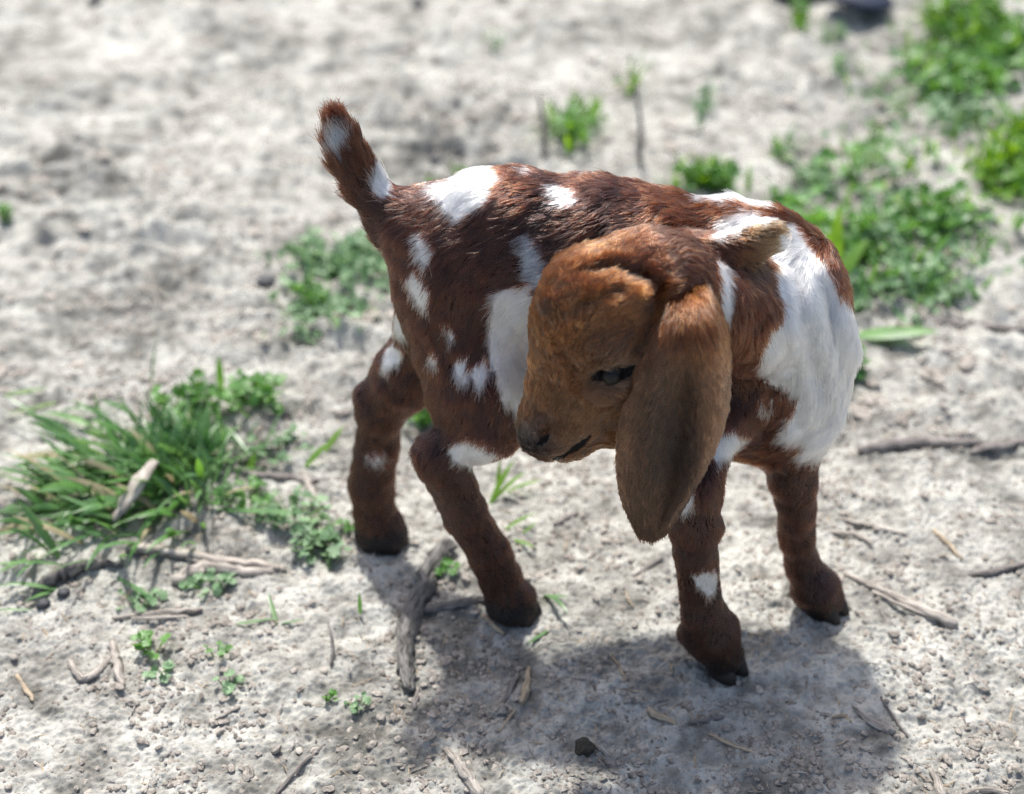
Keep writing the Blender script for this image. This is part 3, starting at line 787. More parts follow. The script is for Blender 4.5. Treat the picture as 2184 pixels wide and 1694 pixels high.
def add_strands(name, parent, strands, cols, mat, radius, nseg=5):
    m = len(strands); cu = bpy.data.hair_curves.new(name); cu.add_curves([nseg] * m)
    cu.points.foreach_set('position', (np.array(strands) - base_pt).astype(np.float32).ravel())
    cu.points.foreach_set('radius', np.tile(radius * np.linspace(1, .25, nseg), m).astype(np.float32))
    a = cu.attributes.new('fur', 'FLOAT_COLOR', 'CURVE'); c4 = np.ones((m, 4), np.float32); c4[:, :3] = cols
    a.data.foreach_set('color', c4.ravel())
    o = bpy.data.objects.new(name, cu); COL.objects.link(o); cu.materials.append(mat); o.parent = parent; o['kind'] = 'stuff'
    return o
def pv(v): v = np.asarray(v, float); return v / np.linalg.norm(v)
lash = []; lcol = []
rl = np.random.default_rng(5)
for i in range(36):
    u = rl.random(); upper = i < 10
    x = 1262 + 92 * u; y = (800 - 17 * math.sin(u * 2.6) - 4 * u) if upper else (813 - 8 * (u - .4) ** 2 * 4 + (6 if u > .5 else 2))
    p0 = surf(D, x, y + (-3 if upper else 4))
    if p0 is None: continue
    dr = -vdir(x, y) * .55 + np.array([.1 + rl.normal(0, .25), 0, -.75 if upper else -.45 + rl.normal(0, .2)])
    Ls = rl.uniform(.0035, .0065) if upper else rl.uniform(.002, .004)
    pts = [p0 + pv(dr) * Ls * s + np.array([0, -.0012, .0004]) * s * s for s in np.linspace(0, 1, 5)]
    lash.append(pts); lcol.append((.30, .28, .26) if rl.random() < .6 else (.05, .045, .04))
add_strands('eyelashes', eye, lash, lcol, m_hair, .00014)
# whiskers at the chin and nose
wsk = []; wc = []
for i in range(22):
    x = rl.uniform(1170, 1250); y = 984 - (x - 1170) * .12
    p0 = surf(D, x, y - 6)
    if p0 is None: continue
    dr = pv(np.array([rl.normal(-.2, .5), -.3, -.9])); Ls = rl.uniform(.006, .016)
    wsk.append([p0 + dr * Ls * s for s in np.linspace(0, 1, 5)]); wc.append((.25, .18, .12))
add_strands('whiskers', body, wsk, wc, m_hair, .00009)

# hooves: two toes each, nearly hidden by the long hair of the pasterns
m_hoof = plain('hoof_horn', (.035, .028, .024), .55, .3)
def hoof(px, py, depth, ang, size=.0160):
    c = P(px, py, depth); c[2] = 0.0
    vs = []; fs = []; k = 0
    for side in (-1, 1):
        ring = 12; lv = [(0, 1.0), (.008, .97), (.018, .84), (.026, .66)]
        for z, s in lv:
            for a in np.linspace(0, 2 * math.pi, ring, endpoint=False):
                x = math.cos(a) * size * s * (1.15 if math.cos(a) > 0 else .8) - z * .35; y = math.sin(a) * size * .52 * s + side * size * .50
                X = x * math.cos(ang) - y * math.sin(ang); Y = x * math.sin(ang) + y * math.cos(ang)
                vs.append((c[0] + X, c[1] + Y, tz(c[0], c[1]) - .001 + z))
        for i in range(len(lv) - 1):
            for j in range(ring):
                fs.append((k + i * ring + j, k + i * ring + (j + 1) % ring, k + (i + 1) * ring + (j + 1) % ring, k + (i + 1) * ring + j))
        for lev in (0, len(lv) - 1):
            b = k + lev * ring
            for j in range(1, ring - 2, 2):
                fs.append((b, b + j, b + j + 1, b + j + 2) if lev else (b, b + j + 2, b + j + 1, b + j))
        k += ring * len(lv)
    kidpart('hoof', np.array(vs), np.array(fs), m_hoof)
hoof(1112, 1300, -.337, -.6); hoof(826, 1142, -.238, -.5); hoof(1550, 1405, -.406, -.8); hoof(1766, 1290, -.339, -.7)

# ------------------------------------------------------------------ things on the ground
def gp(px, py, lift=0.0):
    p = G(px, py)
    for _ in range(3): p = G(px, py, tz(p[0], p[1]) + lift)
    return p
m_wood = wood_material('grey_dead_wood', (.27, .245, .215), (.50, .465, .42))
m_wood_dark = wood_material('dark_dead_wood', (.15, .137, .128), (.33, .305, .285))
m_stick = wood_material('dark_grey_stick', (.085, .082, .078), (.25, .243, .23))
m_straw = wood_material('dry_straw', (.34, .27, .19), (.55, .46, .34))
m_clod = wood_material('dry_clod', (.22, .20, .175), (.42, .39, .35))
m_dung = plain('dung', (.028, .024, .016), .7, .35)
m_stone_dark = plain('dark_stone', (.03, .032, .038), .6, .4)
m_pebble = plain('grey_pebble', (.20, .20, .20), .7, .3)
m_grass = leaf_material('grass_blade', (.030, .105, .030), (.140, .270, .095), .30, .33, .6)
m_weed = leaf_material('weed_leaf', (.050, .150, .028), (.130, .290, .070), .34)
m_pale = leaf_material('pale_weed_leaf', (.10, .20, .09), (.23, .35, .19), .25, .5)
m_bright = leaf_material('bright_blade', (.075, .190, .025), (.16, .31, .05), .4)

m_dead = leaf_material('dead_blade', (.22, .19, .11), (.40, .35, .22), .2, .6, .3)

def tube_mesh(name, pts, rad, nside=9, seed=0, flat=.8, rag=.18, sub=4, origin=None, split=0.0):
    pts = np.asarray(pts, float); rad = np.asarray(rad, float)
    t = np.linspace(0, len(pts) - 1, (len(pts) - 1) * sub + 1)
    c = np.stack([np.interp(t, np.arange(len(pts)), pts[:, k]) for k in range(3)], 1); r = np.interp(t, np.arange(len(pts)), rad)
    for _ in range(2): c[1:-1] = (c[:-2] + 2 * c[1:-1] + c[2:]) / 4
    rg = np.random.default_rng(seed)
    c[1:-1] += rg.normal(0, 1, (len(c) - 2, 3)) * r[1:-1, None] * [.22, .22, .08]
    tan = np.gradient(c, axis=0); tan /= np.linalg.norm(tan, axis=1, keepdims=True)
    side = np.cross(tan, [0, 0, 1.0]); side /= np.linalg.norm(side, axis=1, keepdims=True).clip(1e-6); upv = np.cross(side, tan)
    s = np.concatenate([[0], np.cumsum(np.linalg.norm(np.diff(c, axis=0), axis=1))])
    a = np.linspace(0, 2 * np.pi, nside, endpoint=False)
    prof = 1 + rag * rg.normal(0, 1, nside)
    R = r[:, None] * (prof[None] + rag * .6 * rg.normal(0, 1, (len(c), nside)))
    v = c[:, None] + side[:, None] * (np.cos(a) * R)[..., None] + upv[:, None] * (np.sin(a) * R * flat)[..., None]
    gr = np.stack([np.cos(a)[None] * 2.2 + seed * 3.1 + 0 * R, np.sin(a)[None] * 2.2 + 0 * R, (s * 55)[:, None] + 0 * R], -1).reshape(-1, 3)
    n = len(c); g = np.arange(n * nside).reshape(n, nside); g2 = np.roll(g, -1, 1)
    f = np.stack([g[:-1], g[1:], g2[1:], g2[:-1]], -1).reshape(-1, 4)
    v = v.reshape(-1, 3)
    tips = np.array([c[0] - tan[0] * r[0] * .5, c[-1] + tan[-1] * r[-1] * .8]); k = len(v)
    v = np.concatenate([v, tips]); gr = np.concatenate([gr, gr[[0, -1]]])
    cap0 = np.stack([np.full(nside, k), g[0], g2[0], g2[0]], -1); cap1 = np.stack([np.full(nside, k + 1), g2[-1], g[-1], g[-1]], -1)
    tris = np.concatenate([np.stack([f[:, 0], f[:, 1], f[:, 2]], 1), np.stack([f[:, 0], f[:, 2], f[:, 3]], 1), cap0[:, :3], cap1[:, :3]])
    o = c.mean(0) if origin is None else origin
    me = mesh_np(name, v - o, tris)
    at = me.attributes.new('grain', 'FLOAT_VECTOR', 'POINT'); at.data.foreach_set('vector', gr.astype(np.float32).ravel())
    return me, o
TW = 0
def twig(pxs, rads, label, mat=None, name='twig', cat='twig', group='dead twigs lying on the clay', lift=None, side=(), **kw):
    """pxs: (px, py) along it; rads in px"""
    global TW; TW += 1
    rr = np.interp(np.linspace(0, 1, len(pxs)), np.linspace(0, 1, len(rads)), rads)
    pts = []; rm = []
    for i, ((x, y), r) in enumerate(zip(pxs, rr)):
        p = gp(x, y); r_ = r * MPP(p); z = r_ * .62 + (lift[i] if lift else 0)
        p = gp(x, y, z); pts.append(p); rm.append(r_)
    me, o = tube_mesh(name, pts, rm, seed=TW, **kw)
    ob = link(name, me, mat or m_wood, label=label, category=cat, group=group); ob.location = o
    for sx, sr in side:                         # side shoots, knots and splinters
        q = []; qr = []
        for x, y, h, r in sx:
            p = gp(x, y, h); q.append(p); qr.append(r * MPP(p))
        me2, _ = tube_mesh('side_shoot', q, qr, seed=TW + 50, origin=o, sub=3, nside=7)
        link(sr, me2, mat or m_wood, ob)
    return ob

big = twig([(962, 1158), (930, 1190), (908, 1235), (882, 1290), (868, 1345), (862, 1400), (866, 1440), (872, 1472)], [15, 19, 17, 18, 16, 13, 13, 11],
     'thick grey weathered stick lying between the hind hooves, forked at its middle', m_stick, 'stick', 'stick', sub=5, nside=12, rag=.22,
     side=[([(905, 1240, .006, 9), (885, 1265, .010, 6), (876, 1280, .012, 3)], 'knot'), ([(850, 1330, .004, 7), (853, 1390, .004, 7), (848, 1430, .002, 4)], 'splinter')])
twig([(1045, 1272), (1000, 1284), (955, 1292), (910, 1300), (884, 1306)], [11, 9, 9, 11], 'dark grey twig running from the thick stick to the near hind hoof', m_stick)
twig([(270, 1166), (330, 1172), (400, 1186), (480, 1200), (540, 1204), (592, 1212)], [11, 15, 14, 13, 9], 'long pale grey twig leaving the grass tuft towards the right, upper of two', side=[([(400, 1192, .006, 5), (450, 1204, .005, 4), (500, 1212, .003, 2)], 'splinter')])
twig([(372, 1240), (405, 1222), (435, 1205), (480, 1214), (540, 1222), (605, 1212)], [13, 14, 12, 11, 8], 'pale bent twig just below the long pale twig at the grass tuft')
twig([(524, 1010), (560, 1014), (620, 1016), (655, 1026), (692, 1024)], [9, 8, 9, 7], 'grey twig with a knobbed end lying above the small leafy weeds', m_wood_dark)
twig([(652, 1018), (668, 1060), (680, 1110), (692, 1160)], [8, 8, 6], 'thin grey twig pointing down from the knobbed twig into the leafy weeds')
twig([(330, 985), (300, 1030), (265, 1080), (245, 1110)], [9, 13, 13, 8], 'frayed grey stick leaning through the middle of the grass tuft', lift=[.035, .028, .018, .010], rag=.3)
twig([(0, 1072), (30, 1092), (75, 1118)], [11, 11, 8], 'short dark stick at the left picture edge under grass blades', m_wood_dark)
twig([(70, 1268), (110, 1236), (150, 1215), (200, 1200), (262, 1205)], [10, 17, 19, 14, 6], 'flaky strip of grey bark at the lower left edge of the grass tuft', m_wood_dark, 'bark_strip', 'bark', rag=.35)
twig([(240, 1318), (300, 1314), (360, 1306), (430, 1300)], [5, 8, 9, 5], 'straight pale split twig above the curly leafed seedling', side=[([(280, 1320, .004, 4), (350, 1318, .004, 5), (400, 1315, .002, 3)], 'splinter')])
twig([(148, 1408), (160, 1432), (176, 1452), (205, 1436), (228, 1412), (250, 1388)], [5, 7, 9, 8, 5], 'small hooked twig left of the upright wood chip')
twig([(238, 1372), (246, 1405), (252, 1435), (262, 1462)], [9, 11, 12, 6], 'short upright chip of split wood beside the hooked twig', m_wood, 'wood_chip', 'wood chip', rag=.3)
twig([(952, 1600), (975, 1632), (1000, 1668), (1022, 1700)], [8, 13, 14, 14], 'thick splintered stick entering at the bottom picture edge', m_wood, 'stick', 'stick', rag=.3, side=[([(972, 1618, .006, 5), (1000, 1650, .008, 5), (1016, 1690, .005, 3)], 'splinter')])
twig([(1105, 1438), (1090, 1468), (1072, 1502)], [6, 7, 5], 'short brown twig with a crusty brown clod at its lower end', m_wood_dark)
twig([(1128, 1425), (1124, 1455), (1112, 1500)], [4, 9, 8], 'pale split wood sliver right of the twig with the brown clod', m_straw, 'wood_sliver', 'wood sliver', rag=.3)
twig([(1262, 1583), (1280, 1596), (1300, 1612)], [5, 6, 4], 'short split twig sticking out of the black dung pellet')
twig([(1382, 1514), (1410, 1528), (1442, 1544)], [8, 8, 4], 'broad yellowish straw piece in the shadow under the head', m_straw, 'straw_piece', 'straw')
twig([(1468, 1543), (1500, 1536), (1542, 1530)], [3, 5, 5], 'small dark twig beside the broad straw piece', m_wood_dark)
twig([(1800, 1222), (1850, 1246), (1910, 1274), (1970, 1300), (2036, 1332)], [4, 7, 9, 12, 12], 'long straight dry stem right of the far front hoof', m_wood, 'twig', side=[([(1860, 1262, .003, 4), (1930, 1296, .004, 5), (2000, 1322, .003, 3)], 'splinter')])
twig([(1785, 1108), (1840, 1118), (1890, 1130), (1932, 1140)], [5, 7, 7, 4], 'thin pale twig beside the far front shank, upper of a pair')
twig([(1765, 1134), (1800, 1136), (1838, 1144), (1862, 1160)], [4, 6, 7, 4], 'thin pale crooked twig beside the far front shank, lower of a pair')
twig([(1832, 960), (1890, 950), (1950, 942), (2020, 944), (2095, 946)], [9, 11, 10, 9, 6], 'dark blurred branch lying to the right of the belly', m_wood_dark, 'branch', 'branch')
twig([(2070, 965), (2110, 952), (2150, 948), (2190, 938)], [6, 11, 10, 7], 'dark crooked branch end at the right edge in line with the belly', m_wood_dark, 'branch', 'branch')
twig([(1942, 672), (2000, 684), (2060, 692), (2120, 696), (2190, 702)], [4, 7, 9, 8, 6], 'blurred grey branch at the right edge level with the head', m_wood_dark, 'branch', 'branch')
twig([(2066, 1226), (2110, 1220), (2150, 1212), (2190, 1202)], [4, 7, 7, 6], 'grey twig reaching in from the right edge below the middle', m_wood_dark)
twig([(1992, 1130), (2020, 1158), (2052, 1192)], [4, 5, 3], 'thin bleached twig slanting down near the right edge', m_straw)
twig([(1820, 1508), (1850, 1532), (1880, 1552), (1905, 1562)], [4, 8, 9, 9], 'small knobbed twig in the lower right sunlit clay')
twig([(1512, 1566), (1550, 1585), (1590, 1600), (1630, 1614)], [3, 5, 4, 2], 'thin bleached stem in the shadow right of the black dung pellet', m_straw)
twig([(590, 1694), (620, 1655), (655, 1620), (692, 1588)], [5, 5, 5, 3], 'long thin brown twig slanting up from the bottom edge on the left', m_wood_dark)
twig([(444, 1541), (475, 1527), (512, 1508)], [4, 6, 5], 'short brown twig below the small curly seedling')
twig([(1350, 1230), (1380, 1212), (1412, 1188)], [3, 6, 4], 'small grey twig between the head ear tip and near hind hoof', m_wood_dark)
twig([(1180, 1120), (1205, 1106), (1232, 1094)], [5, 8, 6], 'short dark twig under the muzzle on sunlit clay', m_wood_dark)
twig([(884, 1512), (886, 1490), (892, 1470)], [4, 6, 4], 'tiny brown twig just below the thick forked stick', m_wood_dark)
twig([(1030, 1312), (1050, 1332), (1074, 1352)], [4, 6, 4], 'yellow straw bit below the near hind hoof', m_straw, 'straw_piece', 'straw')
twig([(2058, 1694), (2100, 1680), (2150, 1692)], [6, 8, 6], 'grey splintered stick in the lower right corner')
twig([(1985, 1640), (2000, 1668), (2010, 1700)], [5, 9, 10], 'pale stick end at the bottom edge near the right corner')
twig([(1775, 1530), (1800, 1524), (1815, 1540)], [3, 4, 3], 'thin curved pale straw beside the small knobbed twig', m_straw, 'straw_piece', 'straw')
twig([(1300, 1395), (1320, 1420), (1335, 1450)], [2, 3, 2], 'thin straw slanting through the shadow under the muzzle', m_straw, 'straw_piece', 'straw')
twig([(1100, 1512), (1085, 1535), (1065, 1560)], [2, 4, 2], 'thin pale fibre below the brown clod', m_straw, 'straw_piece', 'straw')
twig([(1880, 1490), (1900, 1520), (1935, 1570)], [2, 3, 2], 'thin dark stem slanting through the sunlit clay on the lower right', m_wood_dark)
twig([(35, 1440), (60, 1475), (70, 1495)], [4, 5, 3], 'short yellow straw at the left edge low in the picture', m_straw, 'straw_piece', 'straw')
twig([(700, 1330), (712, 1380), (706, 1420)], [2, 4, 3], 'thin brown stem standing in the clay left of the forked stick', m_wood_dark, lift=[.022, .008, 0])
for (x, y0, y1, lb) in [(1160, 200, 335, 'dry blurred upright stem behind the back beside the grass tuft'), (1366, 175, 350, 'taller dry blurred stem rising behind the back')]:
    b0 = gp(x, y1); top = P(x - 12, y0, b0[1] + .02)
    me, o = tube_mesh('dry_stem', [b0, (b0 * .5 + top * .5) + [.004, 0, 0], top], [.004, .003, .0015], seed=x)
    ob = link('dry_stem', me, m_wood_dark, label=lb, category='dry stem', group='dry stems behind the kid'); ob.location = o

# clods, pebbles and dung
ICO = None
def lump_mesh(name, seed, rough=.35, sub=1):
    import bmesh
    bm = bmesh.new(); bmesh.ops.create_icosphere(bm, subdivisions=sub, radius=1)
    v = np.array([x.co[:] for x in bm.verts]); f = np.array([[x.index for x in q.verts] for q in bm.faces]); bm.free()
    v = v * (1 + rough * noise3(v + seed * 7.7, 1.1, seed)[:, None] + rough * .5 * noise3(v + seed * 3.1, 2.6, seed + 5)[:, None])
    v[:, 2] *= .75
    return v, f
def lump(name, px, py, rpx, mat, label, cat, group=None, seed=0, rough=.3, squash=.8, smooth=False, sub=3, stretch=1.0, ang=0):
    v, f = lump_mesh(name, seed, rough, sub)
    p = gp(px, py); r = rpx * MPP(p)
    v = v * [stretch, 1, squash]; v = v @ np.array([[math.cos(ang), math.sin(ang), 0], [-math.sin(ang), math.cos(ang), 0], [0, 0, 1]])
    me = mesh_np(name, v * r, f, smooth)
    at = me.attributes.new('grain', 'FLOAT_VECTOR', 'POINT'); at.data.foreach_set('vector', (v * 1.7 + seed).astype(np.float32).ravel())
    o = link(name, me, mat, label=label, category=cat)
    if group: o['group'] = group
    o.location = gp(px, py, r * .35); return o
lump('dung_pellet', 1246, 1594, 21, m_dung, 'black round dung pellet in the shadow near the bottom edge', 'dung', seed=2, rough=.35, smooth=False)
lump('clod', 1068, 1512, 17, m_clod, 'crusty brown clod at the lower end of a short twig', 'clod', seed=4, rough=.35)
lump('clod', 2080, 1590, 14, m_clod, 'dark crumbly clod close to the right edge low in the picture', 'clod', seed=9)
lump('pebble', 136, 1264, 14, m_stone_dark, 'round blue grey pebble by the bark strip left of the tuft', 'pebble', seed=5, rough=.06, smooth=True)
lump('pebble', 92, 1288, 15, m_stone_dark, 'flatter dark pebble half under a grass blade at the left', 'pebble', seed=6, rough=.1, smooth=True)
lump('dark_stone', 186, 350, 15, m_stone_dark, 'blurred dark stone alone on the clay at the upper left', 'stone', seed=7, smooth=True)
lump('dark_stone', 566, 598, 20, m_stone_dark, 'flat blurred black stone left of the pale clover patch', 'stone', seed=8, squash=.5, stretch=1.25, smooth=True)
lump('dark_stone', 930, 342, 13, m_stone_dark, 'small blurred dark stone just above the rump', 'stone', seed=10, smooth=True)
lump('dark_stone', 892, 8, 15, m_stone_dark, 'blurred dark stone at the top edge left of the middle', 'stone', seed=12, smooth=True)
lump('dark_stone', 205, 2, 17, m_stone_dark, 'blurred dark stone at the top edge near the left corner', 'stone', seed=13, smooth=True)
lump('dark_stone', 1830, -8, 62, plain('blue_stone', (.012, .02, .045), .6), 'large blue black stone at the top edge above the right side', 'stone', seed=14, squash=.45, stretch=1.2, smooth=True)
lump('dark_stone', 1700, -22, 50, m_stone_dark, 'low dark stone at the top edge left of the blue black one', 'stone', seed=15, squash=.4, stretch=1.5, smooth=True)

def in_front(x, y):
    return not (x < -0.55 or x > .55)
rc = np.random.default_rng(21)
# 60 clods that can be picked out, then the crumbs nobody could count
clod_px = [(285, 1500, 14), (345, 1500, 9), (640, 1470, 10), (655, 1500, 8), (815, 1530, 12), (745, 1500, 7), (935, 1500, 11), (690, 1430, 8), (500, 1400, 12), (590, 1598, 13), (50, 1610, 13),
           (400, 1540, 10), (470, 1560, 9), (430, 1625, 10), (700, 1580, 8), (530, 1650, 16), (640, 1600, 10), (1000, 1500, 9), (860, 1600, 9), (1290, 1405, 8), (1440, 1400, 7), (1010, 1590, 8),
           (1960, 1440, 10), (1975, 1465, 11), (1905, 1480, 9), (1925, 1510, 12), (2020, 1440, 8), (2060, 1400, 7), (2000, 1500, 11), (1965, 1530, 9), (2130, 1560, 9), (2020, 1620, 13), (1850, 1410, 7),
           (1150, 1560, 9), (1190, 1480, 8), (1340, 1490, 11), (1260, 1450, 7), (1500, 1480, 8), (1620, 1470, 10), (1690, 1500, 8), (1740, 1440, 7), (1810, 1640, 9), (1600, 1640, 8), (1430, 1620, 8),
           (1220, 1650, 8), (1330, 1660, 7), (120, 1500, 8), (200, 1560, 10), (160, 1350, 8), (300, 1580, 9), (330, 1640, 8), (760, 1640, 9), (820, 1670, 8), (560, 1520, 8), (30, 1400, 9), (250, 1680, 9)]
protos = []
for i in range(6):
    v, f = lump_mesh('clod', 30 + i, .45, 2)
    me = mesh_np('clod', v, f, False); at = me.attributes.new('grain', 'FLOAT_VECTOR', 'POINT'); at.data.foreach_set('vector', (v * 1.5 + i * 4).astype(np.float32).ravel())
    me.materials.append(m_clod); protos.append(me)
CL = {(285, 1500): 'large angular clod below the upright wood chip', (815, 1530): 'dark clod near the foot of the forked stick, on its left', (500, 1400): 'flat clod right of the spiky seedling',
      (590, 1598): 'clod above the long thin slanting twig', (50, 1610): 'flat grey clod at the left edge near the bottom', (530, 1650): 'dark layered clod left of the long thin slanting twig, at the bottom edge',
      (935, 1500): 'clod at the left border of the shadow, right of the forked stick', (1340, 1490): 'pale clod in the middle of the shadow', (1975, 1465): 'middle one of the dark clods in the sun right of the shadow',
      (1925, 1510): 'lowest left one of the dark clods in the sun right of the shadow', (2000, 1500): 'lowest right one of the dark clods in the sun right of the shadow', (2020, 1620): 'clod above the pale stick end at the bottom right'}
small = []
for i, (x, y, r) in enumerate(clod_px):
    p = gp(x, y); s = r * MPP(p) * .9; loc = gp(x, y, s * .2)
    sc = (s * rc.uniform(.8, 1.3), s * rc.uniform(.8, 1.2), s * rc.uniform(.5, .8)); eu = (rc.uniform(-.4, .4), rc.uniform(-.4, .4), rc.uniform(0, 6.3))
    if (x, y) in CL:
        o = bpy.data.objects.new('clod', protos[i % 6]); COL.objects.link(o); o.location = loc; o.scale = sc; o.rotation_euler = eu
        o['label'] = CL[(x, y)]; o['category'] = 'clod'; o['group'] = 'clods of dry soil'
    else:
        v, f = lump_mesh('clod', 30 + i % 6, .45, 2); M_ = np.array(Matrix.Rotation(eu[2], 3, 'Z'))
        small.append(((v * sc) @ M_.T + loc, f))
sv, sf = (np.concatenate([v for v, f in small]), np.concatenate([f + sum(len(q[0]) for q in small[:k]) for k, (v, f) in enumerate(small)]))
me = mesh_np('small_clods', sv, sf, False); at = me.attributes.new('grain', 'FLOAT_VECTOR', 'POINT'); at.data.foreach_set('vector', (sv * 150).astype(np.float32).ravel())
link('small_clods', me, m_clod, kind='stuff', label='small clods of dry soil on the clay')
def scatter_lumps(name, n, rlo, rhi, mat, flat=.7, seed=0, region=(-.52, .52, -.58, .9), powr=2.5):
    rg = np.random.default_rng(seed); V = []; Fc = []; Gr = []
    base = [lump_mesh('x', 60 + i, .4, 1) for i in range(8)]
    X = rg.uniform(region[0], region[1], n * 4); Y = region[2] + (region[3] - region[2]) * rg.random(n * 4) ** 1.6
    d = noise2(X, Y, 9, 71) * .7 + noise2(X, Y, 25, 72) * .5 + .35
    keep = rg.random(n * 4) < np.clip(d, .04, 1); X = X[keep][:n]; Y = Y[keep][:n]
    Z = terrain(X, Y)
    k = 0
    for x, y, z in zip(X, Y, Z):
        v, f = base[rg.integers(8)]; r = rlo + (rhi - rlo) * rg.random() ** powr
        a = rg.uniform(0, 6.28); ca, sa = math.cos(a), math.sin(a)
        w = v * [rg.uniform(.8, 1.5), rg.uniform(.7, 1), flat * rg.uniform(.6, 1)]
        w = np.stack([w[:, 0] * ca - w[:, 1] * sa, w[:, 0] * sa + w[:, 1] * ca, w[:, 2]], 1)
        V.append(w * r + [x, y, z + r * .05]); Fc.append(f + k); Gr.append(v + rg.uniform(0, 40)); k += len(v)
    me = mesh_np(name, np.concatenate(V), np.concatenate(Fc), False)
    at = me.attributes.new('grain', 'FLOAT_VECTOR', 'POINT'); at.data.foreach_set('vector', np.concatenate(Gr).astype(np.float32).ravel())
    return link(name, me, mat, kind='stuff', label='loose crumbs of dry soil strewn over the clay')
scatter_lumps('soil_crumbs', 24000, .0005, .0045, m_clod, seed=3)
scatter_lumps('dark_crumbs', 1300, .0006, .0030, plain('dark_crumb', (.13, .115, .10), .8, .2), seed=4)
scatter_lumps('far_soil_lumps', 900, .003, .015, m_clod, seed=5, region=(-1.0, 1.0, -.05, 1.35), flat=.6)
def litter(name, n, mat, seed, region, lmax, label):
    rg = np.random.default_rng(seed); V = []; Fc = []; Gr = []; k = 0
    X = rg.uniform(region[0], region[1], n); Y = region[2] + (region[3] - region[2]) * rg.random(n) ** 1.3
    Z = terrain(X, Y)
    for x, y, z in zip(X, Y, Z):
        L = lmax * (.25 + .75 * rg.random() ** 2); w = L * rg.uniform(.03, .10) + .0002; a = rg.uniform(0, 6.28); b = rg.normal(0, .12); cv = rg.normal(0, .15)
        s = np.array([-1, -.3, .3, 1.]); cx_ = s * L / 2; cy_ = cv * L * s * s
        ring = []
        for i in range(4):
            ww = w * (1 if 0 < i < 3 else .45)
            for dy, dz in ((-1, 0), (0, .8), (1, 0)): ring.append((cx_[i], cy_[i] + dy * ww / 2, abs(cx_[i]) * 0 + cx_[i] * b + dz * ww / 2 + .0006))
        r_ = np.array(ring); ca, sa = math.cos(a), math.sin(a)
        r_ = np.stack([r_[:, 0] * ca - r_[:, 1] * sa + x, r_[:, 0] * sa + r_[:, 1] * ca + y, r_[:, 2] + z], 1)
        f = []
        for i in range(3):
            for j in range(2): f.append((i * 3 + j, i * 3 + j + 1, i * 3 + j + 4, i * 3 + j + 3))
        V.append(r_); Fc.append(np.array(f) + k); Gr.append(np.stack([np.full(12, rg.uniform(0, 50)), r_[:, 1] * 900, r_[:, 0] * 60], 1)); k += 12
    me = mesh_np(name, np.concatenate(V), np.concatenate(Fc), False)
    at = me.attributes.new('grain', 'FLOAT_VECTOR', 'POINT'); at.data.foreach_set('vector', np.concatenate(Gr).astype(np.float32).ravel())
    return link(name, me, mat, kind='stuff', label=label)
litter('straw_litter', 900, m_straw, 5, (-.5, .5, -.57, .5), .022, 'tiny straws and chips of dry stem littered over the clay')
litter('wood_litter', 900, m_wood_dark, 6, (-.5, .5, -.57, .6), .018, 'tiny dark chips of twig littered over the clay')
litter('stem_litter', 260, m_wood, 9, (-.5, .5, -.57, .4), .034, 'thin bleached stems strewn over the clay in front')
litter('far_litter', 900, m_wood, 8, (-.9, .95, -.1, 1.3), .06, 'blurred pale stems strewn over the clay behind')

# ------------------------------------------------------------------ grass and weeds
def blade_geo(base, az, L, w, lean=.5, droop=1.2, twist=0.0, nseg=7, fold=.25, gz=True):
    """a folded grass blade: rows of three points; lean and droop in radians from upright"""
    rows = []; p = np.array(base, float); d_ = L / nseg
    h = np.array([math.cos(az), math.sin(az), 0]); sd = np.array([-math.sin(az), math.cos(az), 0])
    for i in range(nseg + 1):
        t = i / nseg; th = lean + droop * t ** 1.3
        d = h * math.sin(th) + np.array([0, 0, 1]) * math.cos(th)
        s2 = sd * math.cos(twist * t) + np.cross(d, sd) * math.sin(twist * t)
        n2 = np.cross(s2, d)
        ww = w * (0.55 + .45 * math.sin(min(1, t * 2.2) * math.pi / 2)) * (1 - max(0, (t - .45) / .55) ** 1.7) * .5 + .00015
        rows += [p - s2 * ww + n2 * ww * fold, p.copy(), p + s2 * ww + n2 * ww * fold]
        p = p + d * d_
        if gz:
            g = tz(p[0], p[1]) + .001
            if p[2] < g: p[2] = g
    v = np.array(rows)
    f = []
    for i in range(nseg):
        for j in range(2): f.append((i * 3 + j, i * 3 + j + 1, i * 3 + j + 4, i * 3 + j + 3))
    return v, np.array(f)
def merge(gs):
    V = []; Fc = []; k = 0
    for v, f in gs: V.append(v); Fc.append(f + k); k += len(v)
    return np.concatenate(V), np.concatenate(Fc)
def lobed_leaf(c, r, az, tilt, roll=0, lobes=7, cup=.25):
    n = 21; a = np.linspace(0, 2 * np.pi, n, endpoint=False)
    rr = r * (0.86 + .13 * np.cos(a * lobes)) * (1 - .55 * np.exp(-((np.mod(a, 2 * np.pi) - np.pi) / .32) ** 2))
    pts = [(0, 0, 0)]
    for s in (.5, 1):
        for i in range(n): pts.append((math.cos(a[i]) * rr[i] * s, math.sin(a[i]) * rr[i] * s, cup * r * s * s + .10 * r * s * math.cos(a[i] * lobes)))
    v = np.array(pts); f = [(0, 1 + i, 1 + (i + 1) % n, 1 + (i + 1) % n) for i in range(n)]
    f2 = [(1 + i, 1 + n + i, 1 + n + (i + 1) % n, 1 + (i + 1) % n) for i in range(n)]
    R = np.array(Matrix.Rotation(az, 3, 'Z') @ Matrix.Rotation(tilt, 3, 'Y') @ Matrix.Rotation(roll, 3, 'X'))
    v = v @ R.T + c
    tris = [(x[0], x[1], x[2]) for x in f]
    for x in f2: tris += [(x[0], x[1], x[2]), (x[0], x[2], x[3])]
    return v, np.array(tris)
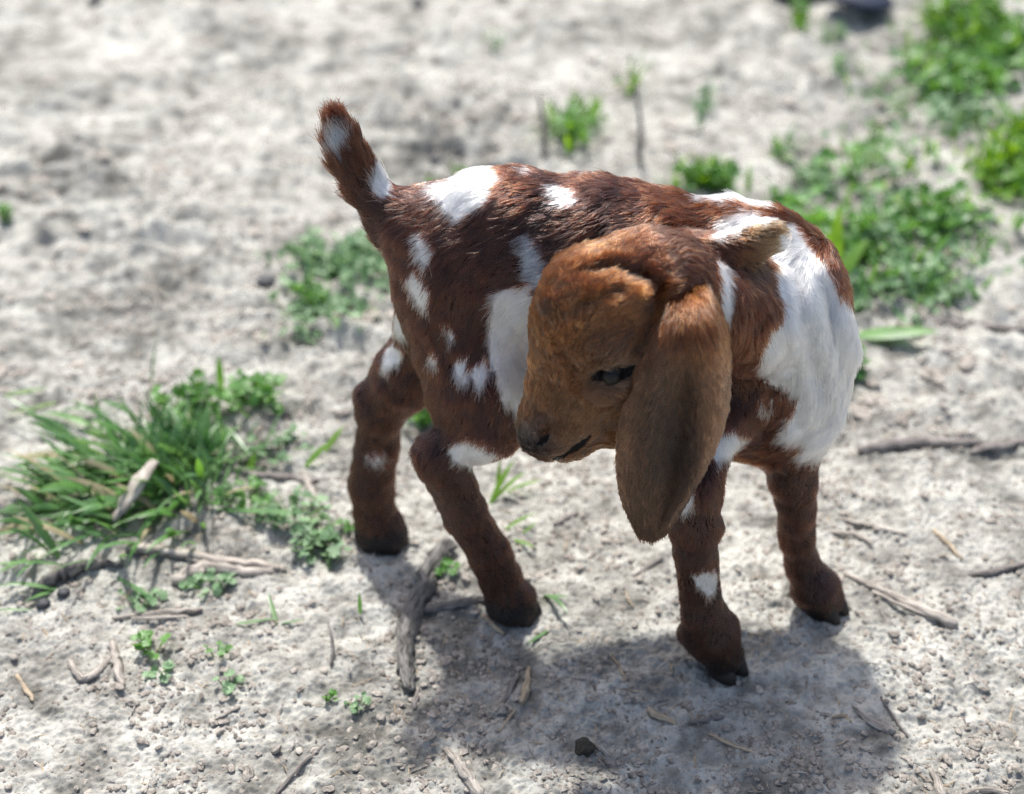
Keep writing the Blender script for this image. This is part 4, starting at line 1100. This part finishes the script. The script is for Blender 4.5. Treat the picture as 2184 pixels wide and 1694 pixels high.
def stem_geo(a, b, r, n=5, sag=.1):
    a = np.array(a); b = np.array(b); V = []; 
    for i in range(4):
        t = i / 3; c = a * (1 - t) + b * t + np.array([0, 0, sag * np.linalg.norm(b - a) * math.sin(t * math.pi)])
        for k in range(n):
            an = 2 * math.pi * k / n; V.append(c + np.array([math.cos(an), math.sin(an), .3 * math.sin(an)]) * r)
    f = []
    for i in range(3):
        for k in range(n): f.append((i * n + k, i * n + (k + 1) % n, (i + 1) * n + (k + 1) % n, (i + 1) * n + k))
    f = np.array(f); return np.array(V), np.concatenate([f[:, [0, 1, 2]], f[:, [0, 2, 3]]])
def thing(name, label, cat, loc, group=None):
    o = bpy.data.objects.new(name, None); COL.objects.link(o); o.location = loc; o['label'] = label; o['category'] = cat
    if group: o['group'] = group
    return o
def part(name, geo, mat, parent, kind=None, smooth=True):
    v, f = geo; me = mesh_np(name, v - np.array(parent.location), f, smooth)
    o = link(name, me, mat, parent)
    if kind: o['kind'] = kind
    return o

rg = np.random.default_rng(17)
tc_ = gp(345, 1020)
tuft = thing('grass_tuft', 'large tuft of long dark green grass blades sprawling at the left', 'grass tuft', tc_)
def tuft_blade(cx, cy, L, w, az, lean, droop, mat):
    b = gp(cx, cy); return blade_geo(b, az, L, w, lean, droop, rg.normal(0, .6), fold=rg.uniform(.1, .5)), mat
# long blades sprawling to the left and towards the camera: each a part
for i in range(262):
    u = rg.random()
    if u < .60: az = rg.normal(math.radians(208), .42); cx = rg.uniform(110, 400); cy = 960 + rg.normal(60, 60) + (cx < 200) * 40
    elif u < .82: az = rg.normal(math.radians(268), .5); cx = rg.uniform(150, 450); cy = rg.normal(1060, 45)
    elif u < .93: az = rg.uniform(.5, 2.4); cx = rg.normal(390, 55); cy = rg.normal(985, 30)
    else: az = rg.normal(-.4, .4); cx = rg.normal(430, 40); cy = rg.normal(1010, 30)
    L = rg.uniform(.035, .095) * (1 if u < .6 else .75)
    geo, m = tuft_blade(cx, cy, L, rg.uniform(.0035, .0105), az, rg.uniform(.35, 1.3), rg.uniform(.2, 1.1), m_dead if i % 9 == 4 else (m_weed if i % 5 == 0 else m_grass))
    part('blade', geo, m, tuft)
for i in range(24):                                             # blades hanging forward over the bark and the pale twig
    geo, m = tuft_blade(rg.uniform(0, 290), rg.normal(1110, 35), rg.uniform(.045, .085), rg.uniform(.003, .007), rg.normal(math.radians(258), .4), rg.uniform(.8, 1.3), rg.uniform(.1, .6), m_grass)
    geos_front = part('blade', geo, m, tuft)
geos = []
for i in range(420):
    cx = 370 + rg.normal(0, 60); cy = 985 + rg.normal(0, 45)
    geos.append(blade_geo(gp(cx, cy), rg.uniform(0, 6.28), rg.uniform(.02, .055), rg.uniform(.002, .0042), rg.uniform(.1, .9), rg.uniform(.1, .8), 0, 5))
part('short_grass', merge(geos), m_grass, tuft, 'stuff')
for (x, y, L, w, az, ln, dr, m) in [(472, 838, .045, .0085, 1.4, .12, .1, m_weed), (218, 925, .050, .0035, 1.8, .05, .15, m_grass), (455, 1085, .125, .0075, -.42, 1.25, .1, m_grass), (300, 1150, .06, .004, -1.5, 1.1, .3, m_grass),
                                    (250, 1230, .07, .004, -.8, 1.3, .1, m_grass), (430, 1060, .055, .004, -1.4, 1.1, .3, m_grass), (85, 1190, .06, .005, -1.6, 1.0, .4, m_grass)]:
    part('blade', tuft_blade(x, y, L, w, az, ln, dr, m)[0], m, tuft)

def leafy(name, label, px, py, spread, n, size, mat, cat='weed', group=None, parts=True, hgt=.012, lobes=7):
    c = gp(px, py); t = thing(name, label, cat, c, group)
    leaves = []; stems = []
    for i in range(n):
        a = rg.uniform(0, 6.28); rr = spread * math.sqrt(rg.random()); x = c[0] + rr * math.cos(a); y = c[1] + rr * math.sin(a) * .8
        r = size * rg.uniform(.55, 1.2); z = tz(x, y) + rg.uniform(.3, 1.2) * hgt
        leaves.append(lobed_leaf(np.array([x, y, z]), r, rg.uniform(0, 6.28), rg.normal(0, .45), rg.normal(0, .35), lobes, rg.uniform(-.2, .35)))
        b = np.array([c[0] * .6 + x * .4, c[1] * .6 + y * .4, 0]); b[2] = tz(b[0], b[1]) - .001
        stems.append(stem_geo(b, (x, y, z), .0005))
    if parts:
        for g in leaves: part('leaf', g, mat, t)
    else: part('leaves', merge(leaves), mat, t, 'stuff')
    part('stems', merge(stems), m_bright, t, 'stuff')
    return t
leafy('seedling', 'curly leafed green seedling on open clay at the lower left, the largest one', 325, 1385, .018, 16, .0055, m_weed, hgt=.014)
leafy('seedling', 'few round lobed leaves just below the largest seedling', 340, 1438, .012, 6, .0065, m_pale, hgt=.006)
leafy('seedling', 'small spiky seedling between twigs right of the largest seedling', 462, 1398, .012, 9, .004, m_weed)
leafy('seedling', 'small seedling with three round leaves above a short brown twig', 488, 1465, .013, 8, .0052, m_pale, hgt=.007)
leafy('seedling', 'tiny seedling with upright leaf left of a similar low one', 695, 1492, .009, 6, .0038, m_weed, hgt=.010)
leafy('seedling', 'tiny low seedling with pale leaves right of its upright neighbour', 765, 1505, .011, 8, .0045, m_pale, hgt=.005)
leafy('weed_clump', 'clump of round scalloped leaves left of the far hind hoof', 680, 1175, .028, 40, .0075, m_pale, hgt=.014)
leafy('weed_clump', 'loose round leafed weeds between the tuft and the far hind leg', 625, 1100, .036, 46, .0062, m_pale, hgt=.012)
leafy('weed_clump', 'row of small lobed leaves under the pale bent twig', 445, 1252, .024, 22, .0058, m_pale, hgt=.008)
leafy('weed_clump', 'low curled leaves along the lower edge of the grass tuft', 300, 1285, .022, 16, .0055, m_pale, hgt=.006)
leafy('weed_clump', 'leafy green clump behind the right side of the tuft', 530, 862, .042, 55, .0085, m_weed, hgt=.022)
leafy('weed_clump', 'leafy clump on top of the tuft near the upright leaf', 400, 880, .040, 45, .008, m_weed, hgt=.025)
leafy('weed_clump', 'sparse leaves at the right foot of the grass tuft', 520, 1070, .030, 30, .006, m_weed, hgt=.012)
leafy('weed_clump', 'pale low leaves above the knobbed grey twig', 600, 960, .034, 26, .006, m_pale, hgt=.010)
leafy('weed', 'single low leaf cluster at the far hind pastern', 745, 1125, .012, 8, .005, m_weed, hgt=.006)
leafy('weed', 'dark little leaves beneath the thick forked stick', 945, 1215, .014, 12, .005, m_weed, hgt=.006)
def sprig(name, label, blades, mat, cat='grass blade'):
    c = gp(blades[0][0], blades[0][1]); t = thing(name, label, cat, c)
    for (x, y, L, w, az, ln, dr) in blades: part('blade', blade_geo(gp(x, y), az, L, w, ln, dr, .3), mat, t)
sprig('grass_sprig', 'curved grass blade bowed over in front of the near hind hoof', [(1160, 1268, .050, .0042, -1.1, .9, 1.0), (1168, 1345, .030, .0035, -2.3, 1.4, .1), (1165, 1270, .026, .0022, -.5, 1.1, .4)], m_grass)
sprig('grass_sprig', 'pair of short blades lying crosswise on the lower left clay', [(590, 1332, .035, .0042, 1.9, 1.25, .2), (505, 1330, .036, .003, .05, 1.4, .1), (600, 1330, .022, .002, 0.1, 1.4, .1)], m_grass)
sprig('grass_sprig', 'single short upright blade left of the forked stick', [(768, 1310, .022, .0035, 1.5, .2, .1)], m_weed)
sprig('grass_sprig', 'fan of light green blades on the ground under the belly', [(1045, 1075, .050, .006, .9, .7, .5), (1050, 1070, .045, .005, .5, .8, .6), (1060, 1060, .040, .004, 1.4, .4, .3), (1075, 1050, .04, .004, .1, 1.1, .4)], m_bright)
sprig('grass_sprig', 'short bright blades right of the near hind cannon', [(1075, 1130, .035, .004, .3, 1.0, .5), (1095, 1150, .030, .0035, -.8, 1.2, .3), (1110, 1140, .02, .003, .3, .9, .3)], m_bright)
sprig('grass_sprig', 'bright leaf pair standing left of the far hind shank', [(650, 995, .035, .008, .5, .8, .4), (690, 965, .035, .007, .7, .8, .3), (530, 1010, .025, .008, 1.0, .5, .4)], m_bright)
sprig('bent_blade', 'looped yellow green blade lying at the left edge', [(10, 842, .05, .004, .05, 1.35, .2), (118, 858, .055, .005, 3.7, 1.45, .1)], m_bright)
sprig('grass_sprig', 'blade trailing across the dark pebbles at the left edge', [(120, 1255, .035, .006, -2.2, 1.2, .3), (70, 1300, .04, .003, 3.3, 1.4, .1)], m_grass)

# blurred patches behind: each patch a thing of leaves and blades
def patch(label, px, py, wpx, hpx, nl, nb, size, mat, mat2, L=.05, hgt=.02, cat='weed patch'):
    c = gp(px, py); t = thing('weed_patch', label, cat, c, 'green patches behind the kid')
    leaves = []; bl = []
    cl = [(rg.normal(0, .34), rg.normal(0, .34)) for _ in range(7)]
    def spot():
        q = cl[rg.integers(7)]; a, b_ = q[0] + rg.normal(0, .20), q[1] + rg.normal(0, .20)
        return px + a * wpx * .78, py + b_ * hpx * .78
    for i in range(int(nl * 1.1)):
        p = gp(*spot())
        p[2] = tz(p[0], p[1]) + rg.uniform(.1, 1) * hgt
        leaves.append(lobed_leaf(p, size * rg.uniform(.5, 1.3), rg.uniform(0, 6.28), rg.normal(0, .5), rg.normal(0, .4), 5))
    for i in range(int(nb * 1.3)):
        p = gp(*spot())
        bl.append(blade_geo(p, rg.uniform(0, 6.28), L * rg.uniform(.4, 1.1), rg.uniform(.003, .008), rg.uniform(.1, .9), rg.uniform(.2, .9), 0, 5))
    if leaves: part('leaves', merge(leaves), mat, t, 'stuff')
    if bl: part('blades', merge(bl), mat2, t, 'stuff')
patch('pale green clover patch behind the far thigh', 715, 575, 230, 150, 170, 30, .0085, m_pale, m_pale)
patch('sparse pale green leaves below the clover patch', 720, 690, 250, 130, 80, 14, .007, m_pale, m_pale)
patch('dark green leaves at the left of the clover patch', 660, 640, 90, 70, 45, 8, .008, m_weed, m_weed)
patch('bright grass tuft standing beside the dry stem', 1238, 275, 95, 80, 60, 40, .009, m_weed, m_bright, .06, .03)
patch('thin yellow green blades beside the taller dry stem', 1340, 200, 40, 50, 4, 10, .008, m_weed, m_bright, .07)
patch('bright green tuft just above the withers', 1512, 398, 125, 60, 50, 50, .009, m_weed, m_bright, .06, .03)
patch('small pale tuft in the clay above the middle of the back', 1495, 240, 45, 50, 14, 10, .007, m_pale, m_pale)
patch('tiny tuft between the middle and right patches', 1665, 325, 45, 30, 14, 8, .006, m_weed, m_weed)
patch('broad leafy patch right of the shoulder', 1860, 470, 310, 150, 300, 60, .011, m_weed, m_bright, .05, .03)
patch('pale leafy patch right of the neck, nearest the kid', 1890, 590, 180, 110, 90, 30, .010, m_pale, m_weed, .05)
patch('grey green leaves left of the broad leafy patch', 1720, 420, 80, 70, 30, 14, .009, m_pale, m_pale)
patch('large spreading patch near the upper right', 2040, 175, 270, 130, 320, 70, .012, m_weed, m_bright, .06, .03)
patch('bright tuft near the top right corner', 2045, 55, 130, 80, 90, 90, .012, m_weed, m_bright, .09, .05)
patch('leafy patch at the right edge below the corner', 2160, 120, 90, 110, 110, 30, .012, m_weed, m_bright, .06, .03)
patch('dense bright patch cut by the right edge', 2150, 345, 160, 130, 220, 60, .012, m_bright, m_bright, .06, .03)
patch('pale sprinkling of leaves below the large spreading patch', 2070, 260, 240, 60, 60, 14, .010, m_pale, m_pale)
patch('small tuft near the top edge left of the blue black stone', 1703, 55, 28, 45, 24, 14, .010, m_weed, m_bright, .05, .03)
patch('faint yellowish tuft below the blue black stone', 1780, 75, 60, 50, 12, 12, .008, m_pale, m_pale, .04)
patch('faint tuft above the broad leafy patch', 1785, 165, 40, 50, 14, 8, .008, m_pale, m_pale, .04)
patch('small dark clump close right of the chest', 1800, 805, 60, 50, 40, 14, .008, m_weed, m_weed, .03, .02)
patch('little green tuft just above the rump', 912, 408, 30, 26, 10, 10, .006, m_weed, m_bright, .03)
patch('little green tuft behind the white rump spot', 985, 388, 30, 22, 8, 8, .006, m_weed, m_bright, .03)
patch('small weeds seen between the hind legs', 915, 900, 60, 50, 22, 10, .007, m_weed, m_pale, .03)
patch('scattered blades right of the pale leafy patch', 2010, 640, 90, 60, 14, 14, .007, m_pale, m_pale, .04)
patch('tiny weed at the left edge of the upper ground', 10, 465, 30, 26, 12, 6, .007, m_weed, m_weed, .03)
patch('faint weeds beside the left stems of the upper middle', 1060, 100, 40, 40, 10, 5, .006, m_pale, m_pale, .03)
def broad(label, px, py, L, w, az, lean, droop, mat=None):
    c = gp(px, py); t = thing('dock_leaf', label, 'leaf', c); g = blade_geo(c, az, L, w, lean, droop, .2, 9, .18); part('leaf', g, mat or m_bright, t)
patch('wide sprinkling of low leaves across the right background', 2000, 330, 360, 420, 150, 60, .009, m_pale, m_bright, .05)
patch('scattered leaves between the shoulder and the right edge', 1960, 560, 420, 220, 90, 40, .008, m_pale, m_weed, .04)
broad('tall bright blade standing right of the shoulder', 1775, 610, .105, .020, 1.75, .08, .15)
broad('bright blade leaning right from the foot of the tall blade', 1775, 615, .075, .018, .55, .55, .5)
broad('broad dark green leaf lying right of the chest', 1820, 715, .095, .024, -.25, 1.25, .3, m_weed)
broad('narrow pale blade lying beside the patch right of the neck', 1955, 650, .06, .010, 2.0, .6, .4, m_pale)
broad('white bleached leaf right of the pale leafy patch', 2025, 575, .03, .010, 1.5, .9, .2, m_straw)
